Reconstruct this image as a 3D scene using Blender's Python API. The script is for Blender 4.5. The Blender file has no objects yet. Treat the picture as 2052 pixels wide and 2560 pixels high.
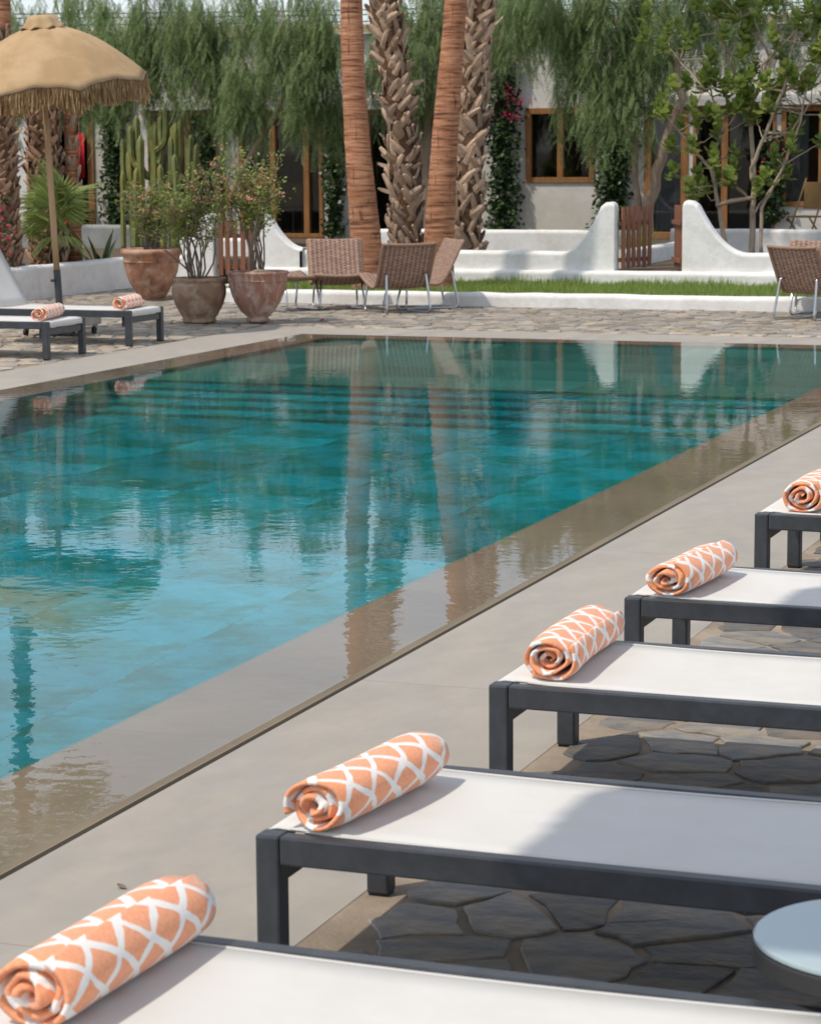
import bpy, bmesh, math, random
import numpy as np
from mathutils import Vector, Matrix
random.seed(7)
NR = np.random.default_rng(11)
S = bpy.context.scene
C = S.collection
R = math.radians

# ------------------------------------------------------------------ camera
cam = bpy.data.cameras.new('camera')
cam_o = bpy.data.objects.new('camera', cam)
C.objects.link(cam_o)
cam.sensor_fit = 'HORIZONTAL'
cam.sensor_width = 36.0
cam.lens = 36.0 * 6110.3 / 2052.0
cam.clip_start = 0.1
cam.clip_end = 2000
rt = Vector((0.936976, 0.349332, -0.006566))
dn = Vector((0.045358, -0.140248, -0.989077))
fw = Vector((-0.346437, 0.926444, -0.147254))
M = Matrix((rt, -dn, -fw)).transposed().to_4x4()
M.translation = Vector((0, 0, 1.75))
cam_o.matrix_world = M
cam.dof.use_dof = True
cam.dof.focus_distance = 9.5
cam.dof.aperture_fstop = 13.0
S.camera = cam_o

# ------------------------------------------------------------------ sky and sun
ELEV = R(61)
SH = Vector((0.65, 0.76)).normalized()            # the way shadows fall on the ground
W = bpy.data.worlds.new('World')
S.world = W
W.use_nodes = True
nt = W.node_tree
sky = nt.nodes.new('ShaderNodeTexSky')
sky.sky_type = 'NISHITA'
sky.sun_disc = False
sky.sun_elevation = ELEV
sky.sun_rotation = math.atan2(-SH.x, -SH.y) % (2 * math.pi)
sky.air_density = 1.0
sky.dust_density = 1.2
sky.ozone_density = 1.0
bg = nt.nodes['Background']
bg.inputs['Strength'].default_value = 0.15
# thin broken cloud all over the sky
tcw = nt.nodes.new('ShaderNodeTexCoord')
sepw = nt.nodes.new('ShaderNodeSeparateXYZ'); nt.links.new(tcw.outputs['Generated'], sepw.inputs[0])
addw = nt.nodes.new('ShaderNodeMath'); addw.operation = 'ADD'; addw.inputs[1].default_value = 0.25
nt.links.new(sepw.outputs[2], addw.inputs[0])
divw = nt.nodes.new('ShaderNodeVectorMath'); divw.operation = 'DIVIDE'
cmbw = nt.nodes.new('ShaderNodeCombineXYZ')
for k_ in range(3): nt.links.new(addw.outputs[0], cmbw.inputs[k_])
nt.links.new(tcw.outputs['Generated'], divw.inputs[0]); nt.links.new(cmbw.outputs[0], divw.inputs[1])
nzw = nt.nodes.new('ShaderNodeTexNoise'); nzw.inputs['Scale'].default_value = 1.6; nzw.inputs['Detail'].default_value = 6.0; nzw.inputs['Roughness'].default_value = 0.55
nt.links.new(divw.outputs[0], nzw.inputs['Vector'])
rpw = nt.nodes.new('ShaderNodeValToRGB')
rpw.color_ramp.elements[0].position = 0.40; rpw.color_ramp.elements[0].color = (0.22,) * 3 + (1,)
rpw.color_ramp.elements[1].position = 0.62; rpw.color_ramp.elements[1].color = (0.78,) * 3 + (1,)
nt.links.new(nzw.outputs[0], rpw.inputs[0])
mxw = nt.nodes.new('ShaderNodeMix'); mxw.data_type = 'RGBA'
nt.links.new(rpw.outputs[0], mxw.inputs[0]); nt.links.new(sky.outputs[0], mxw.inputs[6])
mxw.inputs[7].default_value = (6.7, 7.1, 7.7, 1)
nt.links.new(mxw.outputs[2], bg.inputs['Color'])
sun = bpy.data.lights.new('sun', 'SUN')
sun.energy = 2.9
sun.angle = R(1.3)
sun.color = (1.0, 0.925, 0.81)
sun_o = bpy.data.objects.new('sun', sun)
C.objects.link(sun_o)
ld = Vector((SH.x * math.cos(ELEV), SH.y * math.cos(ELEV), -math.sin(ELEV)))
sun_o.rotation_euler = ld.to_track_quat('-Z', 'Y').to_euler()
sun_o.location = (-8, -9, 20)
sun.cycles.is_caustics_light = True
S.view_settings.view_transform = 'Standard'
S.view_settings.look = 'None'
S.view_settings.exposure = 0.06
S.view_settings.gamma = 1.0
S.view_settings.use_curve_mapping = False
S.render.engine = 'CYCLES'
S.cycles.use_denoising = True
S.cycles.max_bounces = 10
S.cycles.transparent_max_bounces = 8
S.cycles.sample_clamp_indirect = 6.0

# ------------------------------------------------------------------ materials
def nodes_of(m):
    m.use_nodes = True
    t = m.node_tree
    b = t.nodes['Principled BSDF']
    return t, b

def N(t, k, **kw):
    n = t.nodes.new(k)
    for a, v in kw.items():
        if a in n.inputs.keys():
            n.inputs[a].default_value = v
        else:
            setattr(n, a, v)
    return n

def ramp(t, fac, stops):
    r = t.nodes.new('ShaderNodeValToRGB')
    e = r.color_ramp.elements
    while len(e) < len(stops):
        e.new(0.5)
    for i, (p, c) in enumerate(stops):
        e[i].position = p
        e[i].color = (*c, 1) if len(c) == 3 else c
    t.links.new(fac, r.inputs[0])
    return r

def mulc(t, a, b, fac=1.0, mode='MULTIPLY'):
    m = t.nodes.new('ShaderNodeMix')
    m.data_type = 'RGBA'
    m.blend_type = mode
    m.inputs[0].default_value = fac
    t.links.new(a, m.inputs[6])
    t.links.new(b, m.inputs[7])
    return m.outputs[2]

def pmat(name, c1, c2=None, rough=0.7, scale=6.0, detail=6.0, bump=0.2, bscale=60.0, bdist=0.01, rnd=0.0, isl=0.0,
         spec=0.4, metal=0.0, stain=None, stain_scale=1.5, coord='Object', stretch=(1, 1, 1), transl=0.0, wash=None, wash_scale=5.0):
    m = bpy.data.materials.new(name)
    t, b = nodes_of(m)
    tc = N(t, 'ShaderNodeTexCoord')
    mp = N(t, 'ShaderNodeMapping')
    mp.inputs['Scale'].default_value = stretch
    t.links.new(tc.outputs[coord], mp.inputs[0])
    n1 = N(t, 'ShaderNodeTexNoise', Scale=scale, Detail=detail, Roughness=0.6)
    t.links.new(mp.outputs[0], n1.inputs['Vector'])
    c2 = c2 or tuple(x * 0.75 for x in c1)
    r = ramp(t, n1.outputs[0], [(0.3, c2), (0.7, c1)])
    col = r.outputs[0]
    if stain:
        n2 = N(t, 'ShaderNodeTexNoise', Scale=stain_scale, Detail=5.0, Roughness=0.65)
        t.links.new(mp.outputs[0], n2.inputs['Vector'])
        r2 = ramp(t, n2.outputs[0], [(0.44, (1, 1, 1)), (0.60, stain)])
        col = mulc(t, col, r2.outputs[0])
    if wash:
        n5 = N(t, 'ShaderNodeTexNoise', Scale=wash_scale, Detail=7.0, Roughness=0.7, Distortion=0.6)
        t.links.new(mp.outputs[0], n5.inputs['Vector'])
        r5 = ramp(t, n5.outputs[0], [(0.47, (0, 0, 0)), (0.66, (wash[3],) * 3)])
        mw = N(t, 'ShaderNodeMix'); mw.data_type = 'RGBA'
        t.links.new(r5.outputs[0], mw.inputs[0]); t.links.new(col, mw.inputs[6]); mw.inputs[7].default_value = (*wash[:3], 1)
        col = mw.outputs[2]
    if rnd:
        oi = N(t, 'ShaderNodeObjectInfo')
        r3 = ramp(t, oi.outputs['Random'], [(0, (1 - rnd,) * 3), (1, (1 + rnd,) * 3)])
        col = mulc(t, col, r3.outputs[0])
    if isl:
        gi = N(t, 'ShaderNodeNewGeometry')
        r4 = ramp(t, gi.outputs['Random Per Island'], [(0, (1 - isl,) * 3), (1, (1 + isl,) * 3)])
        col = mulc(t, col, r4.outputs[0])
    t.links.new(col, b.inputs['Base Color'])
    b.inputs['Roughness'].default_value = rough
    b.inputs['Specular IOR Level'].default_value = spec
    b.inputs['Metallic'].default_value = metal
    if bump:
        n3 = N(t, 'ShaderNodeTexNoise', Scale=bscale, Detail=5.0, Roughness=0.6)
        t.links.new(mp.outputs[0], n3.inputs['Vector'])
        bp = N(t, 'ShaderNodeBump', Strength=bump, Distance=bdist)
        t.links.new(n3.outputs[0], bp.inputs['Height'])
        t.links.new(bp.outputs[0], b.inputs['Normal'])
    if transl:
        out = t.nodes['Material Output']
        tr = N(t, 'ShaderNodeBsdfTranslucent')
        t.links.new(col, tr.inputs[0])
        mx = N(t, 'ShaderNodeMixShader')
        mx.inputs[0].default_value = transl
        t.links.new(b.outputs[0], mx.inputs[1])
        t.links.new(tr.outputs[0], mx.inputs[2])
        t.links.new(mx.outputs[0], out.inputs[0])
    return m

def leafmat(name, dark, light, transl=0.35, rough=0.5, extra=None):
    m = bpy.data.materials.new(name)
    t, b = nodes_of(m)
    gi = N(t, 'ShaderNodeNewGeometry')
    stops = [(0.0, dark), (0.75, light)]
    if extra:
        stops += [(0.93, light), (0.97, extra)]
    r = ramp(t, gi.outputs['Random Per Island'], stops)
    t.links.new(r.outputs[0], b.inputs['Base Color'])
    b.inputs['Roughness'].default_value = rough
    b.inputs['Specular IOR Level'].default_value = 0.35
    tr = N(t, 'ShaderNodeBsdfTranslucent')
    br = N(t, 'ShaderNodeBrightContrast', Bright=0.02)
    t.links.new(r.outputs[0], br.inputs[0])
    t.links.new(br.outputs[0], tr.inputs[0])
    mx = N(t, 'ShaderNodeMixShader')
    mx.inputs[0].default_value = transl
    t.links.new(b.outputs[0], mx.inputs[1])
    t.links.new(tr.outputs[0], mx.inputs[2])
    t.links.new(mx.outputs[0], t.nodes['Material Output'].inputs[0])
    return m

def leafmat_obj(name, dark, light, transl=0.3, rough=0.4):
    m = leafmat(name, dark, light, transl, rough)
    t = m.node_tree
    oi = N(t, 'ShaderNodeObjectInfo')
    r = [n for n in t.nodes if n.type == 'VALTORGB'][0]
    t.links.new(oi.outputs['Random'], r.inputs[0])
    return m

MT = {}
MT['ground'] = pmat('ground_earth', (0.30, 0.25, 0.19), rough=0.95, scale=2)
MT['deck'] = pmat('deck_stone', (0.40, 0.35, 0.29), (0.315, 0.285, 0.24), rough=0.75, scale=2.2, bump=0.08, bscale=90, rnd=0.035,
                  stain=(0.86, 0.87, 0.885), stain_scale=1.7, stretch=(1, 0.6, 1), wash=(0.30, 0.29, 0.285, 0.4), wash_scale=3.2)
MT['lip'] = pmat('wet_lip_stone', (0.36, 0.29, 0.205), (0.27, 0.22, 0.155), rough=0.6, scale=3, bump=0.05, stain=(0.8, 0.8, 0.8))
MT['slot'] = pmat('slot_dark', (0.06, 0.05, 0.042), rough=0.8)
MT['mortar'] = pmat('mortar', (0.36, 0.285, 0.21), (0.25, 0.20, 0.15), rough=0.95, scale=5, bump=0.5, bscale=70, stain=(0.78, 0.76, 0.74))
MT['slate'] = pmat('slate', (0.22, 0.215, 0.205), (0.125, 0.122, 0.118), rough=0.62, scale=7, bump=1.0, bscale=11, bdist=0.02, rnd=0.4,
                   stain=(1.25, 1.12, 0.95), stain_scale=4, wash=(0.27, 0.215, 0.16, 0.75), wash_scale=6, stretch=(1, 1.8, 1))
MT['slate_far'] = pmat('slate_far', (0.35, 0.315, 0.27), (0.19, 0.183, 0.172), rough=0.75, scale=5, bump=0.5, bscale=14, rnd=0.35, isl=0.3,
                       stain=(1.2, 1.05, 0.85), stain_scale=3)
MT['tile'] = pmat('pool_stone', (0.44, 0.52, 0.49), (0.26, 0.36, 0.34), rough=0.7, scale=2.4, bump=0.15, bscale=20, rnd=0.26,
                  stain=(0.55, 0.56, 0.42), stain_scale=1.9)
MT['tile_shelf'] = pmat('pool_shelf_stone', (0.48, 0.45, 0.39), (0.32, 0.30, 0.265), rough=0.7, scale=2.4, bump=0.15, bscale=20, rnd=0.25, stain=(0.8, 0.8, 0.75), stain_scale=1.3)
MT['plaster'] = pmat('white_plaster', (0.82, 0.81, 0.79), (0.77, 0.76, 0.735), rough=0.85, scale=3, bump=0.35, bscale=16, bdist=0.015,
                     stain=(0.9, 0.89, 0.87), stain_scale=2.6, wash=(0.60, 0.575, 0.53, 0.5), wash_scale=6)
MT['plaster_shade'] = pmat('shade_toned_plaster', (0.30, 0.31, 0.29), (0.23, 0.24, 0.225), rough=0.9, scale=2, bump=0.3, bscale=16, stain=(0.8, 0.8, 0.8))  # white plaster with the trees' shade put into its colour
MT['plaster_house'] = pmat('house_plaster', (0.68, 0.66, 0.62), (0.60, 0.58, 0.54), rough=0.9, scale=2, bump=0.3, bscale=16, bdist=0.015,
                           stain=(0.86, 0.84, 0.8), stain_scale=0.9)
MT['wood'] = pmat('varnished_wood', (0.36, 0.17, 0.06), (0.22, 0.095, 0.03), rough=0.5, scale=5, stretch=(6, 6, 0.5), bump=0.15)
MT['gatewood'] = pmat('gate_wood', (0.30, 0.13, 0.075), (0.20, 0.085, 0.05), rough=0.7, scale=5, stretch=(8, 8, 0.6), bump=0.2, rnd=0.15)
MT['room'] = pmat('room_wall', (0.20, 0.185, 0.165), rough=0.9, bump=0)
MT['curtain'] = pmat('curtain', (0.34, 0.37, 0.40), rough=0.9, bump=0)
MT['dark_thing'] = pmat('dark_fabric', (0.05, 0.045, 0.04), rough=0.9)
MT['red'] = pmat('red_cloth', (0.50, 0.02, 0.025), (0.36, 0.012, 0.018), rough=0.85)
MT['coping'] = pmat('roof_tile', (0.60, 0.47, 0.31), (0.45, 0.34, 0.22), rough=0.9, scale=6, rnd=0.25, bump=0.4)
MT['alu'] = pmat('charcoal_aluminium', (0.042, 0.047, 0.055), (0.032, 0.036, 0.042), rough=0.42, scale=14, bump=0.06, bscale=220, spec=0.5,
                 stain=(1.18, 1.18, 1.18), stain_scale=14)
MT['sling'] = pmat('sling_fabric', (0.64, 0.625, 0.595), (0.615, 0.60, 0.57), rough=0.9, scale=5, bump=0.2, bscale=420, bdist=0.002, spec=0.2, stain=(0.965, 0.96, 0.95), stain_scale=4)
MT['steel'] = pmat('brushed_steel', (0.62, 0.62, 0.62), rough=0.28, metal=1.0, bump=0)
MT['grass'] = leafmat('grass_blades', (0.15, 0.22, 0.04), (0.32, 0.42, 0.10), 0.5)
MT['turf'] = pmat('turf', (0.13, 0.16, 0.04), (0.09, 0.10, 0.03), rough=1.0, bump=0.5, bscale=40)
MT['soil'] = pmat('soil', (0.12, 0.085, 0.055), rough=1.0, bump=0.6, bscale=30)
MT['terra1'] = pmat('terracotta_orange', (0.44, 0.205, 0.115), (0.33, 0.165, 0.10), rough=0.85, scale=4, bump=0.35, bscale=25, stain=(0.55, 0.52, 0.5), stain_scale=4.5, wash=(0.50, 0.36, 0.27, 0.8), wash_scale=7)
MT['terra2'] = pmat('terracotta_brown', (0.33, 0.20, 0.125), (0.25, 0.15, 0.10), rough=0.85, scale=4, bump=0.3, bscale=25, stain=(0.7, 0.66, 0.62), stain_scale=4, wash=(0.50, 0.38, 0.28, 0.85), wash_scale=5)
MT['terra3'] = pmat('terracotta_chalky', (0.42, 0.225, 0.155), (0.35, 0.19, 0.135), rough=0.88, scale=4, bump=0.3, bscale=25, stain=(0.8, 0.72, 0.68), stain_scale=6.5, stretch=(1, 1, 0.35), wash=(0.60, 0.48, 0.42, 0.9), wash_scale=9)
MT['canopy'] = pmat('canvas', (0.60, 0.42, 0.24), (0.53, 0.365, 0.20), rough=0.95, scale=3, bump=0.25, bscale=160, bdist=0.003, transl=0.22, stain=(0.86, 0.82, 0.76), stain_scale=2.2)
MT['fringe'] = leafmat('raffia', (0.26, 0.155, 0.07), (0.50, 0.33, 0.165), 0.3, 0.9)
MT['polewood'] = pmat('pole_wood', (0.48, 0.31, 0.18), (0.38, 0.235, 0.13), rough=0.7, scale=5, stretch=(6, 6, 0.4), bump=0.15)
MT['concrete'] = pmat('base_concrete', (0.42, 0.37, 0.30), rough=0.9, bump=0.4)
MT['rubber'] = pmat('rubber', (0.03, 0.03, 0.03), rough=0.7, bump=0)
MT['bark'] = pmat('pepper_bark', (0.36, 0.27, 0.19), (0.20, 0.15, 0.11), rough=0.95, scale=8, stretch=(1, 1, 0.3), bump=0.8, bscale=22, bdist=0.02)
MT['figbark'] = pmat('fig_bark', (0.42, 0.33, 0.24), (0.30, 0.235, 0.17), rough=0.9, scale=10, bump=0.5, bscale=30)
MT['stembark'] = pmat('thorn_stem', (0.22, 0.17, 0.13), rough=0.9, bump=0.3)
MT['pepper'] = leafmat('pepper_leaf', (0.105, 0.165, 0.06), (0.275, 0.36, 0.145), 0.5)
MT['fig'] = leafmat_obj('fig_leaf', (0.11, 0.20, 0.025), (0.40, 0.46, 0.12), 0.35, 0.32)
MT['figstuff'] = leafmat_obj('fig_leaf_rest', (0.11, 0.20, 0.025), (0.30, 0.36, 0.09), 0.35, 0.32)
MT['ivy'] = leafmat('ivy_leaf', (0.02, 0.05, 0.014), (0.055, 0.10, 0.03), 0.2, 0.4)
MT['boug'] = leafmat('bougainvillea', (0.40, 0.01, 0.06), (0.55, 0.03, 0.14), 0.3, 0.7)
MT['shrub'] = leafmat('thorn_leaf', (0.10, 0.16, 0.03), (0.29, 0.34, 0.085), 0.35, 0.55, (0.4, 0.2, 0.1))
MT['flower'] = leafmat('pink_flower', (0.62, 0.20, 0.15), (0.75, 0.42, 0.33), 0.3, 0.8)
MT['cactus'] = pmat('cactus_skin', (0.19, 0.22, 0.08), (0.12, 0.145, 0.05), rough=0.6, scale=7, bump=0.2, stain=(1.2, 0.95, 0.6), stain_scale=3)
MT['agave'] = pmat('agave_leaf', (0.07, 0.12, 0.06), (0.045, 0.08, 0.045), rough=0.5, bump=0.1)
MT['agave_edge'] = pmat('agave_margin', (0.45, 0.42, 0.17), rough=0.6, bump=0)
MT['fan'] = leafmat('fan_leaf', (0.22, 0.30, 0.08), (0.42, 0.48, 0.17), 0.45, 0.45)
MT['petiole'] = pmat('petiole', (0.32, 0.33, 0.09), rough=0.5, bump=0)
MT['boot'] = pmat('palm_boot', (0.54, 0.40, 0.29), (0.27, 0.17, 0.11), rough=0.9, scale=9, stretch=(1, 1, 0.35), bump=0.5, bscale=30, rnd=0.4)
MT['bootstuff'] = pmat('palm_boot_rest', (0.54, 0.40, 0.29), (0.27, 0.17, 0.11), rough=0.9, scale=9, stretch=(1, 1, 0.35), bump=0.5, bscale=30, isl=0.4)
MT['boot_brown'] = pmat('brown_palm_boot', (0.46, 0.29, 0.18), (0.19, 0.10, 0.06), rough=0.9, scale=9, stretch=(1, 1, 0.35), bump=0.5, bscale=30, rnd=0.5)
MT['fibre'] = pmat('palm_fibre', (0.17, 0.095, 0.05), (0.09, 0.05, 0.028), rough=1.0, scale=18, stretch=(1, 1, 0.4), bump=1.0, bscale=40, bdist=0.03)
MT['wicker_frame'] = pmat('wicker_edge', (0.34, 0.215, 0.155), (0.25, 0.15, 0.105), rough=0.75, scale=30, bump=0.6, bscale=90)
MT['glass_top'] = pmat('table_glass', (0.36, 0.44, 0.46), (0.34, 0.42, 0.44), rough=0.12, bump=0, spec=0.5)
MT['cable'] = pmat('cable', (0.03, 0.03, 0.03), rough=0.8, bump=0)
MT['bamboo'] = pmat('bamboo', (0.30, 0.18, 0.07), rough=0.6)

def ringed_trunk():
    m = bpy.data.materials.new('ringed_trunk')
    t, b = nodes_of(m)
    tc = N(t, 'ShaderNodeTexCoord')
    mp = N(t, 'ShaderNodeMapping'); mp.inputs['Scale'].default_value = (2.2, 2.2, 30)
    t.links.new(tc.outputs['Object'], mp.inputs[0])
    n = N(t, 'ShaderNodeTexNoise', Scale=1.4, Detail=6.0, Roughness=0.65)
    t.links.new(mp.outputs[0], n.inputs['Vector'])
    r = ramp(t, n.outputs[0], [(0.36, (0.11, 0.05, 0.028)), (0.47, (0.36, 0.15, 0.075)), (0.66, (0.53, 0.295, 0.17))])
    n2 = N(t, 'ShaderNodeTexNoise', Scale=1.3, Detail=4.0)
    t.links.new(tc.outputs['Object'], n2.inputs['Vector'])
    r2 = ramp(t, n2.outputs[0], [(0.35, (0.8, 0.75, 0.7)), (0.65, (1.12, 1.08, 1.05))])
    # dark vertical cracks
    mp3 = N(t, 'ShaderNodeMapping'); mp3.inputs['Scale'].default_value = (34, 34, 2.6)
    t.links.new(tc.outputs['Object'], mp3.inputs[0])
    n3 = N(t, 'ShaderNodeTexNoise', Scale=1.0, Detail=3.0)
    t.links.new(mp3.outputs[0], n3.inputs['Vector'])
    r3 = ramp(t, n3.outputs[0], [(0.30, (0.4, 0.35, 0.33)), (0.37, (1, 1, 1))])
    c = mulc(t, mulc(t, r.outputs[0], r2.outputs[0]), r3.outputs[0])
    t.links.new(c, b.inputs['Base Color'])
    b.inputs['Roughness'].default_value = 0.85
    bp = N(t, 'ShaderNodeBump', Strength=0.9, Distance=0.012)
    t.links.new(n.outputs[0], bp.inputs['Height'])
    t.links.new(bp.outputs[0], b.inputs['Normal'])
    return m
MT['ring'] = ringed_trunk()

def towel_mat():
    m = bpy.data.materials.new('towel_cotton')
    t, b = nodes_of(m)
    uv = N(t, 'ShaderNodeUVMap'); uv.uv_map = 'UVMap'
    nz = N(t, 'ShaderNodeTexNoise', Scale=9.0, Detail=2.0)
    t.links.new(uv.outputs[0], nz.inputs['Vector'])
    sub = N(t, 'ShaderNodeVectorMath', operation='SUBTRACT'); sub.inputs[1].default_value = (0.5, 0.5, 0.5)
    t.links.new(nz.outputs['Color'], sub.inputs[0])
    sc = N(t, 'ShaderNodeVectorMath', operation='SCALE'); sc.inputs['Scale'].default_value = 0.042
    t.links.new(sub.outputs[0], sc.inputs[0])
    ad = N(t, 'ShaderNodeVectorMath', operation='ADD')
    t.links.new(uv.outputs[0], ad.inputs[0]); t.links.new(sc.outputs[0], ad.inputs[1])
    sp = N(t, 'ShaderNodeSeparateXYZ')
    t.links.new(ad.outputs[0], sp.inputs[0])
    def mth(op, a, bb):
        n = N(t, 'ShaderNodeMath', operation=op)
        for i, v in enumerate((a, bb)):
            if v is None: continue
            if hasattr(v, 'links'): t.links.new(v, n.inputs[i])
            else: n.inputs[i].default_value = v
        return n.outputs[0]
    u = mth('DIVIDE', sp.outputs[0], 0.090)
    v = mth('DIVIDE', sp.outputs[1], 0.112)
    mask = None
    for op in ('ADD', 'SUBTRACT'):
        s = mth(op, u, v)
        s = mth('ADD', s, 100.0)
        f = mth('ABSOLUTE', mth('SUBTRACT', mth('FRACT', s, None), 0.5), None)
        k = mth('LESS_THAN', f, 0.105)
        mask = k if mask is None else mth('MAXIMUM', mask, k)
    n2 = N(t, 'ShaderNodeTexNoise', Scale=130.0, Detail=3.0)
    t.links.new(uv.outputs[0], n2.inputs['Vector'])
    r1 = ramp(t, n2.outputs[0], [(0.3, (0.78, 0.30, 0.15)), (0.7, (0.90, 0.40, 0.215))])
    r2 = ramp(t, n2.outputs[0], [(0.3, (0.78, 0.74, 0.70)), (0.7, (0.86, 0.83, 0.80))])
    mx = N(t, 'ShaderNodeMix'); mx.data_type = 'RGBA'
    t.links.new(mask, mx.inputs[0]); t.links.new(r1.outputs[0], mx.inputs[6]); t.links.new(r2.outputs[0], mx.inputs[7])
    t.links.new(mx.outputs[2], b.inputs['Base Color'])
    b.inputs['Roughness'].default_value = 0.95
    b.inputs['Specular IOR Level'].default_value = 0.15
    b.inputs['Sheen Weight'].default_value = 0.25
    n3 = N(t, 'ShaderNodeTexNoise', Scale=330.0, Detail=2.0)
    t.links.new(uv.outputs[0], n3.inputs['Vector'])
    bp = N(t, 'ShaderNodeBump', Strength=0.35, Distance=0.003)
    t.links.new(n3.outputs[0], bp.inputs['Height'])
    t.links.new(bp.outputs[0], b.inputs['Normal'])
    return m
MT['towel'] = towel_mat()

def wicker_mat():
    m = bpy.data.materials.new('wicker')
    t, b = nodes_of(m)
    uv = N(t, 'ShaderNodeUVMap'); uv.uv_map = 'UVMap'
    sp = N(t, 'ShaderNodeSeparateXYZ')
    t.links.new(uv.outputs[0], sp.inputs[0])
    def mth(op, a, bb=None):
        n = N(t, 'ShaderNodeMath', operation=op)
        for i, v in enumerate((a, bb)):
            if v is None: continue
            if hasattr(v, 'links'): t.links.new(v, n.inputs[i])
            else: n.inputs[i].default_value = v
        return n.outputs[0]
    rows = mth('SINE', mth('MULTIPLY', sp.outputs[1], 2 * math.pi / 0.0165))
    # over and under: the phase flips from one warp to the next and from row to row
    rowid = mth('FLOOR', mth('DIVIDE', sp.outputs[1], 0.0165))
    ph = mth('MULTIPLY', rowid, math.pi)
    warp = mth('SINE', mth('ADD', mth('MULTIPLY', sp.outputs[0], math.pi / 0.048), ph))
    h = mth('ADD', mth('MULTIPLY', rows, 0.62), mth('MULTIPLY', warp, 0.30))
    cn = N(t, 'ShaderNodeCombineXYZ')
    t.links.new(mth('FLOOR', mth('DIVIDE', sp.outputs[0], 0.055)), cn.inputs[0]); t.links.new(rowid, cn.inputs[1])
    wn = N(t, 'ShaderNodeTexWhiteNoise'); t.links.new(cn.outputs[0], wn.inputs[0])
    hh = mth('ADD', mth('ADD', h, mth('MULTIPLY', wn.outputs[0], 0.5)), mth('MULTIPLY', mth('SINE', mth('MULTIPLY', sp.outputs[0], 2 * math.pi / 0.052)), 0.35))
    r = ramp(t, mth('MULTIPLY', mth('ADD', hh, 1.0), 0.34), [(0.12, (0.06, 0.03, 0.02)), (0.42, (0.33, 0.195, 0.135)), (0.8, (0.58, 0.40, 0.30))])
    t.links.new(r.outputs[0], b.inputs['Base Color'])
    b.inputs['Roughness'].default_value = 0.6
    bp = N(t, 'ShaderNodeBump', Strength=0.9, Distance=0.005)
    t.links.new(h, bp.inputs['Height'])
    t.links.new(bp.outputs[0], b.inputs['Normal'])
    return m
MT['wicker'] = wicker_mat()

def water_mat(name, tint):
    m = bpy.data.materials.new(name)
    m.use_nodes = True
    t = m.node_tree
    t.nodes.remove(t.nodes['Principled BSDF'])
    out = t.nodes['Material Output']
    tc = N(t, 'ShaderNodeTexCoord')
    n1 = N(t, 'ShaderNodeTexNoise', Scale=4.0, Detail=2.0, Roughness=0.5)
    n2 = N(t, 'ShaderNodeTexNoise', Scale=16.0, Detail=2.0, Roughness=0.5)
    n4 = N(t, 'ShaderNodeTexNoise', Scale=0.45, Detail=2.0)
    for n in (n1, n2, n4): t.links.new(tc.outputs['Object'], n.inputs['Vector'])
    mu = N(t, 'ShaderNodeMath', operation='MULTIPLY_ADD')
    t.links.new(n2.outputs[0], mu.inputs[0]); mu.inputs[1].default_value = 0.30
    t.links.new(n1.outputs[0], mu.inputs[2])
    rr = ramp(t, n4.outputs[0], [(0.38, (0.30,) * 3), (0.62, (1,) * 3)])
    m2 = N(t, 'ShaderNodeMath', operation='MULTIPLY')
    t.links.new(mu.outputs[0], m2.inputs[0]); t.links.new(rr.outputs[0], m2.inputs[1])
    bp = N(t, 'ShaderNodeBump', Strength=0.16, Distance=0.010)
    t.links.new(m2.outputs[0], bp.inputs['Height'])
    fr = N(t, 'ShaderNodeFresnel', IOR=1.333)
    rf = N(t, 'ShaderNodeBsdfRefraction', Roughness=0.0, IOR=1.333)
    rf.inputs['Color'].default_value = (*tint, 1)
    gl = N(t, 'ShaderNodeBsdfGlossy', Roughness=0.0)
    for n in (fr, rf, gl): t.links.new(bp.outputs[0], n.inputs['Normal'])
    mx = N(t, 'ShaderNodeMixShader')
    t.links.new(fr.outputs[0], mx.inputs[0]); t.links.new(rf.outputs[0], mx.inputs[1]); t.links.new(gl.outputs[0], mx.inputs[2])
    t.links.new(mx.outputs[0], out.inputs[0])
    return m
MT['water'] = water_mat('pool_water', (0.13, 0.86, 0.98))
MT['shallow'] = water_mat('shallow_water', (0.42, 0.84, 0.84))
MT['film'] = water_mat('water_film', (1, 1, 1))

def glass_mat():
    m = bpy.data.materials.new('window_glass')
    t, b = nodes_of(m)
    out = t.nodes['Material Output']
    tr = N(t, 'ShaderNodeBsdfTransparent'); tr.inputs[0].default_value = (0.8, 0.82, 0.82, 1)
    gl = N(t, 'ShaderNodeBsdfGlossy', Roughness=0.02)
    fr = N(t, 'ShaderNodeFresnel', IOR=1.45)
    mx = N(t, 'ShaderNodeMixShader')
    t.links.new(fr.outputs[0], mx.inputs[0]); t.links.new(tr.outputs[0], mx.inputs[1]); t.links.new(gl.outputs[0], mx.inputs[2])
    t.links.new(mx.outputs[0], out.inputs[0])
    return m
MT['glass'] = glass_mat()

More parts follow.
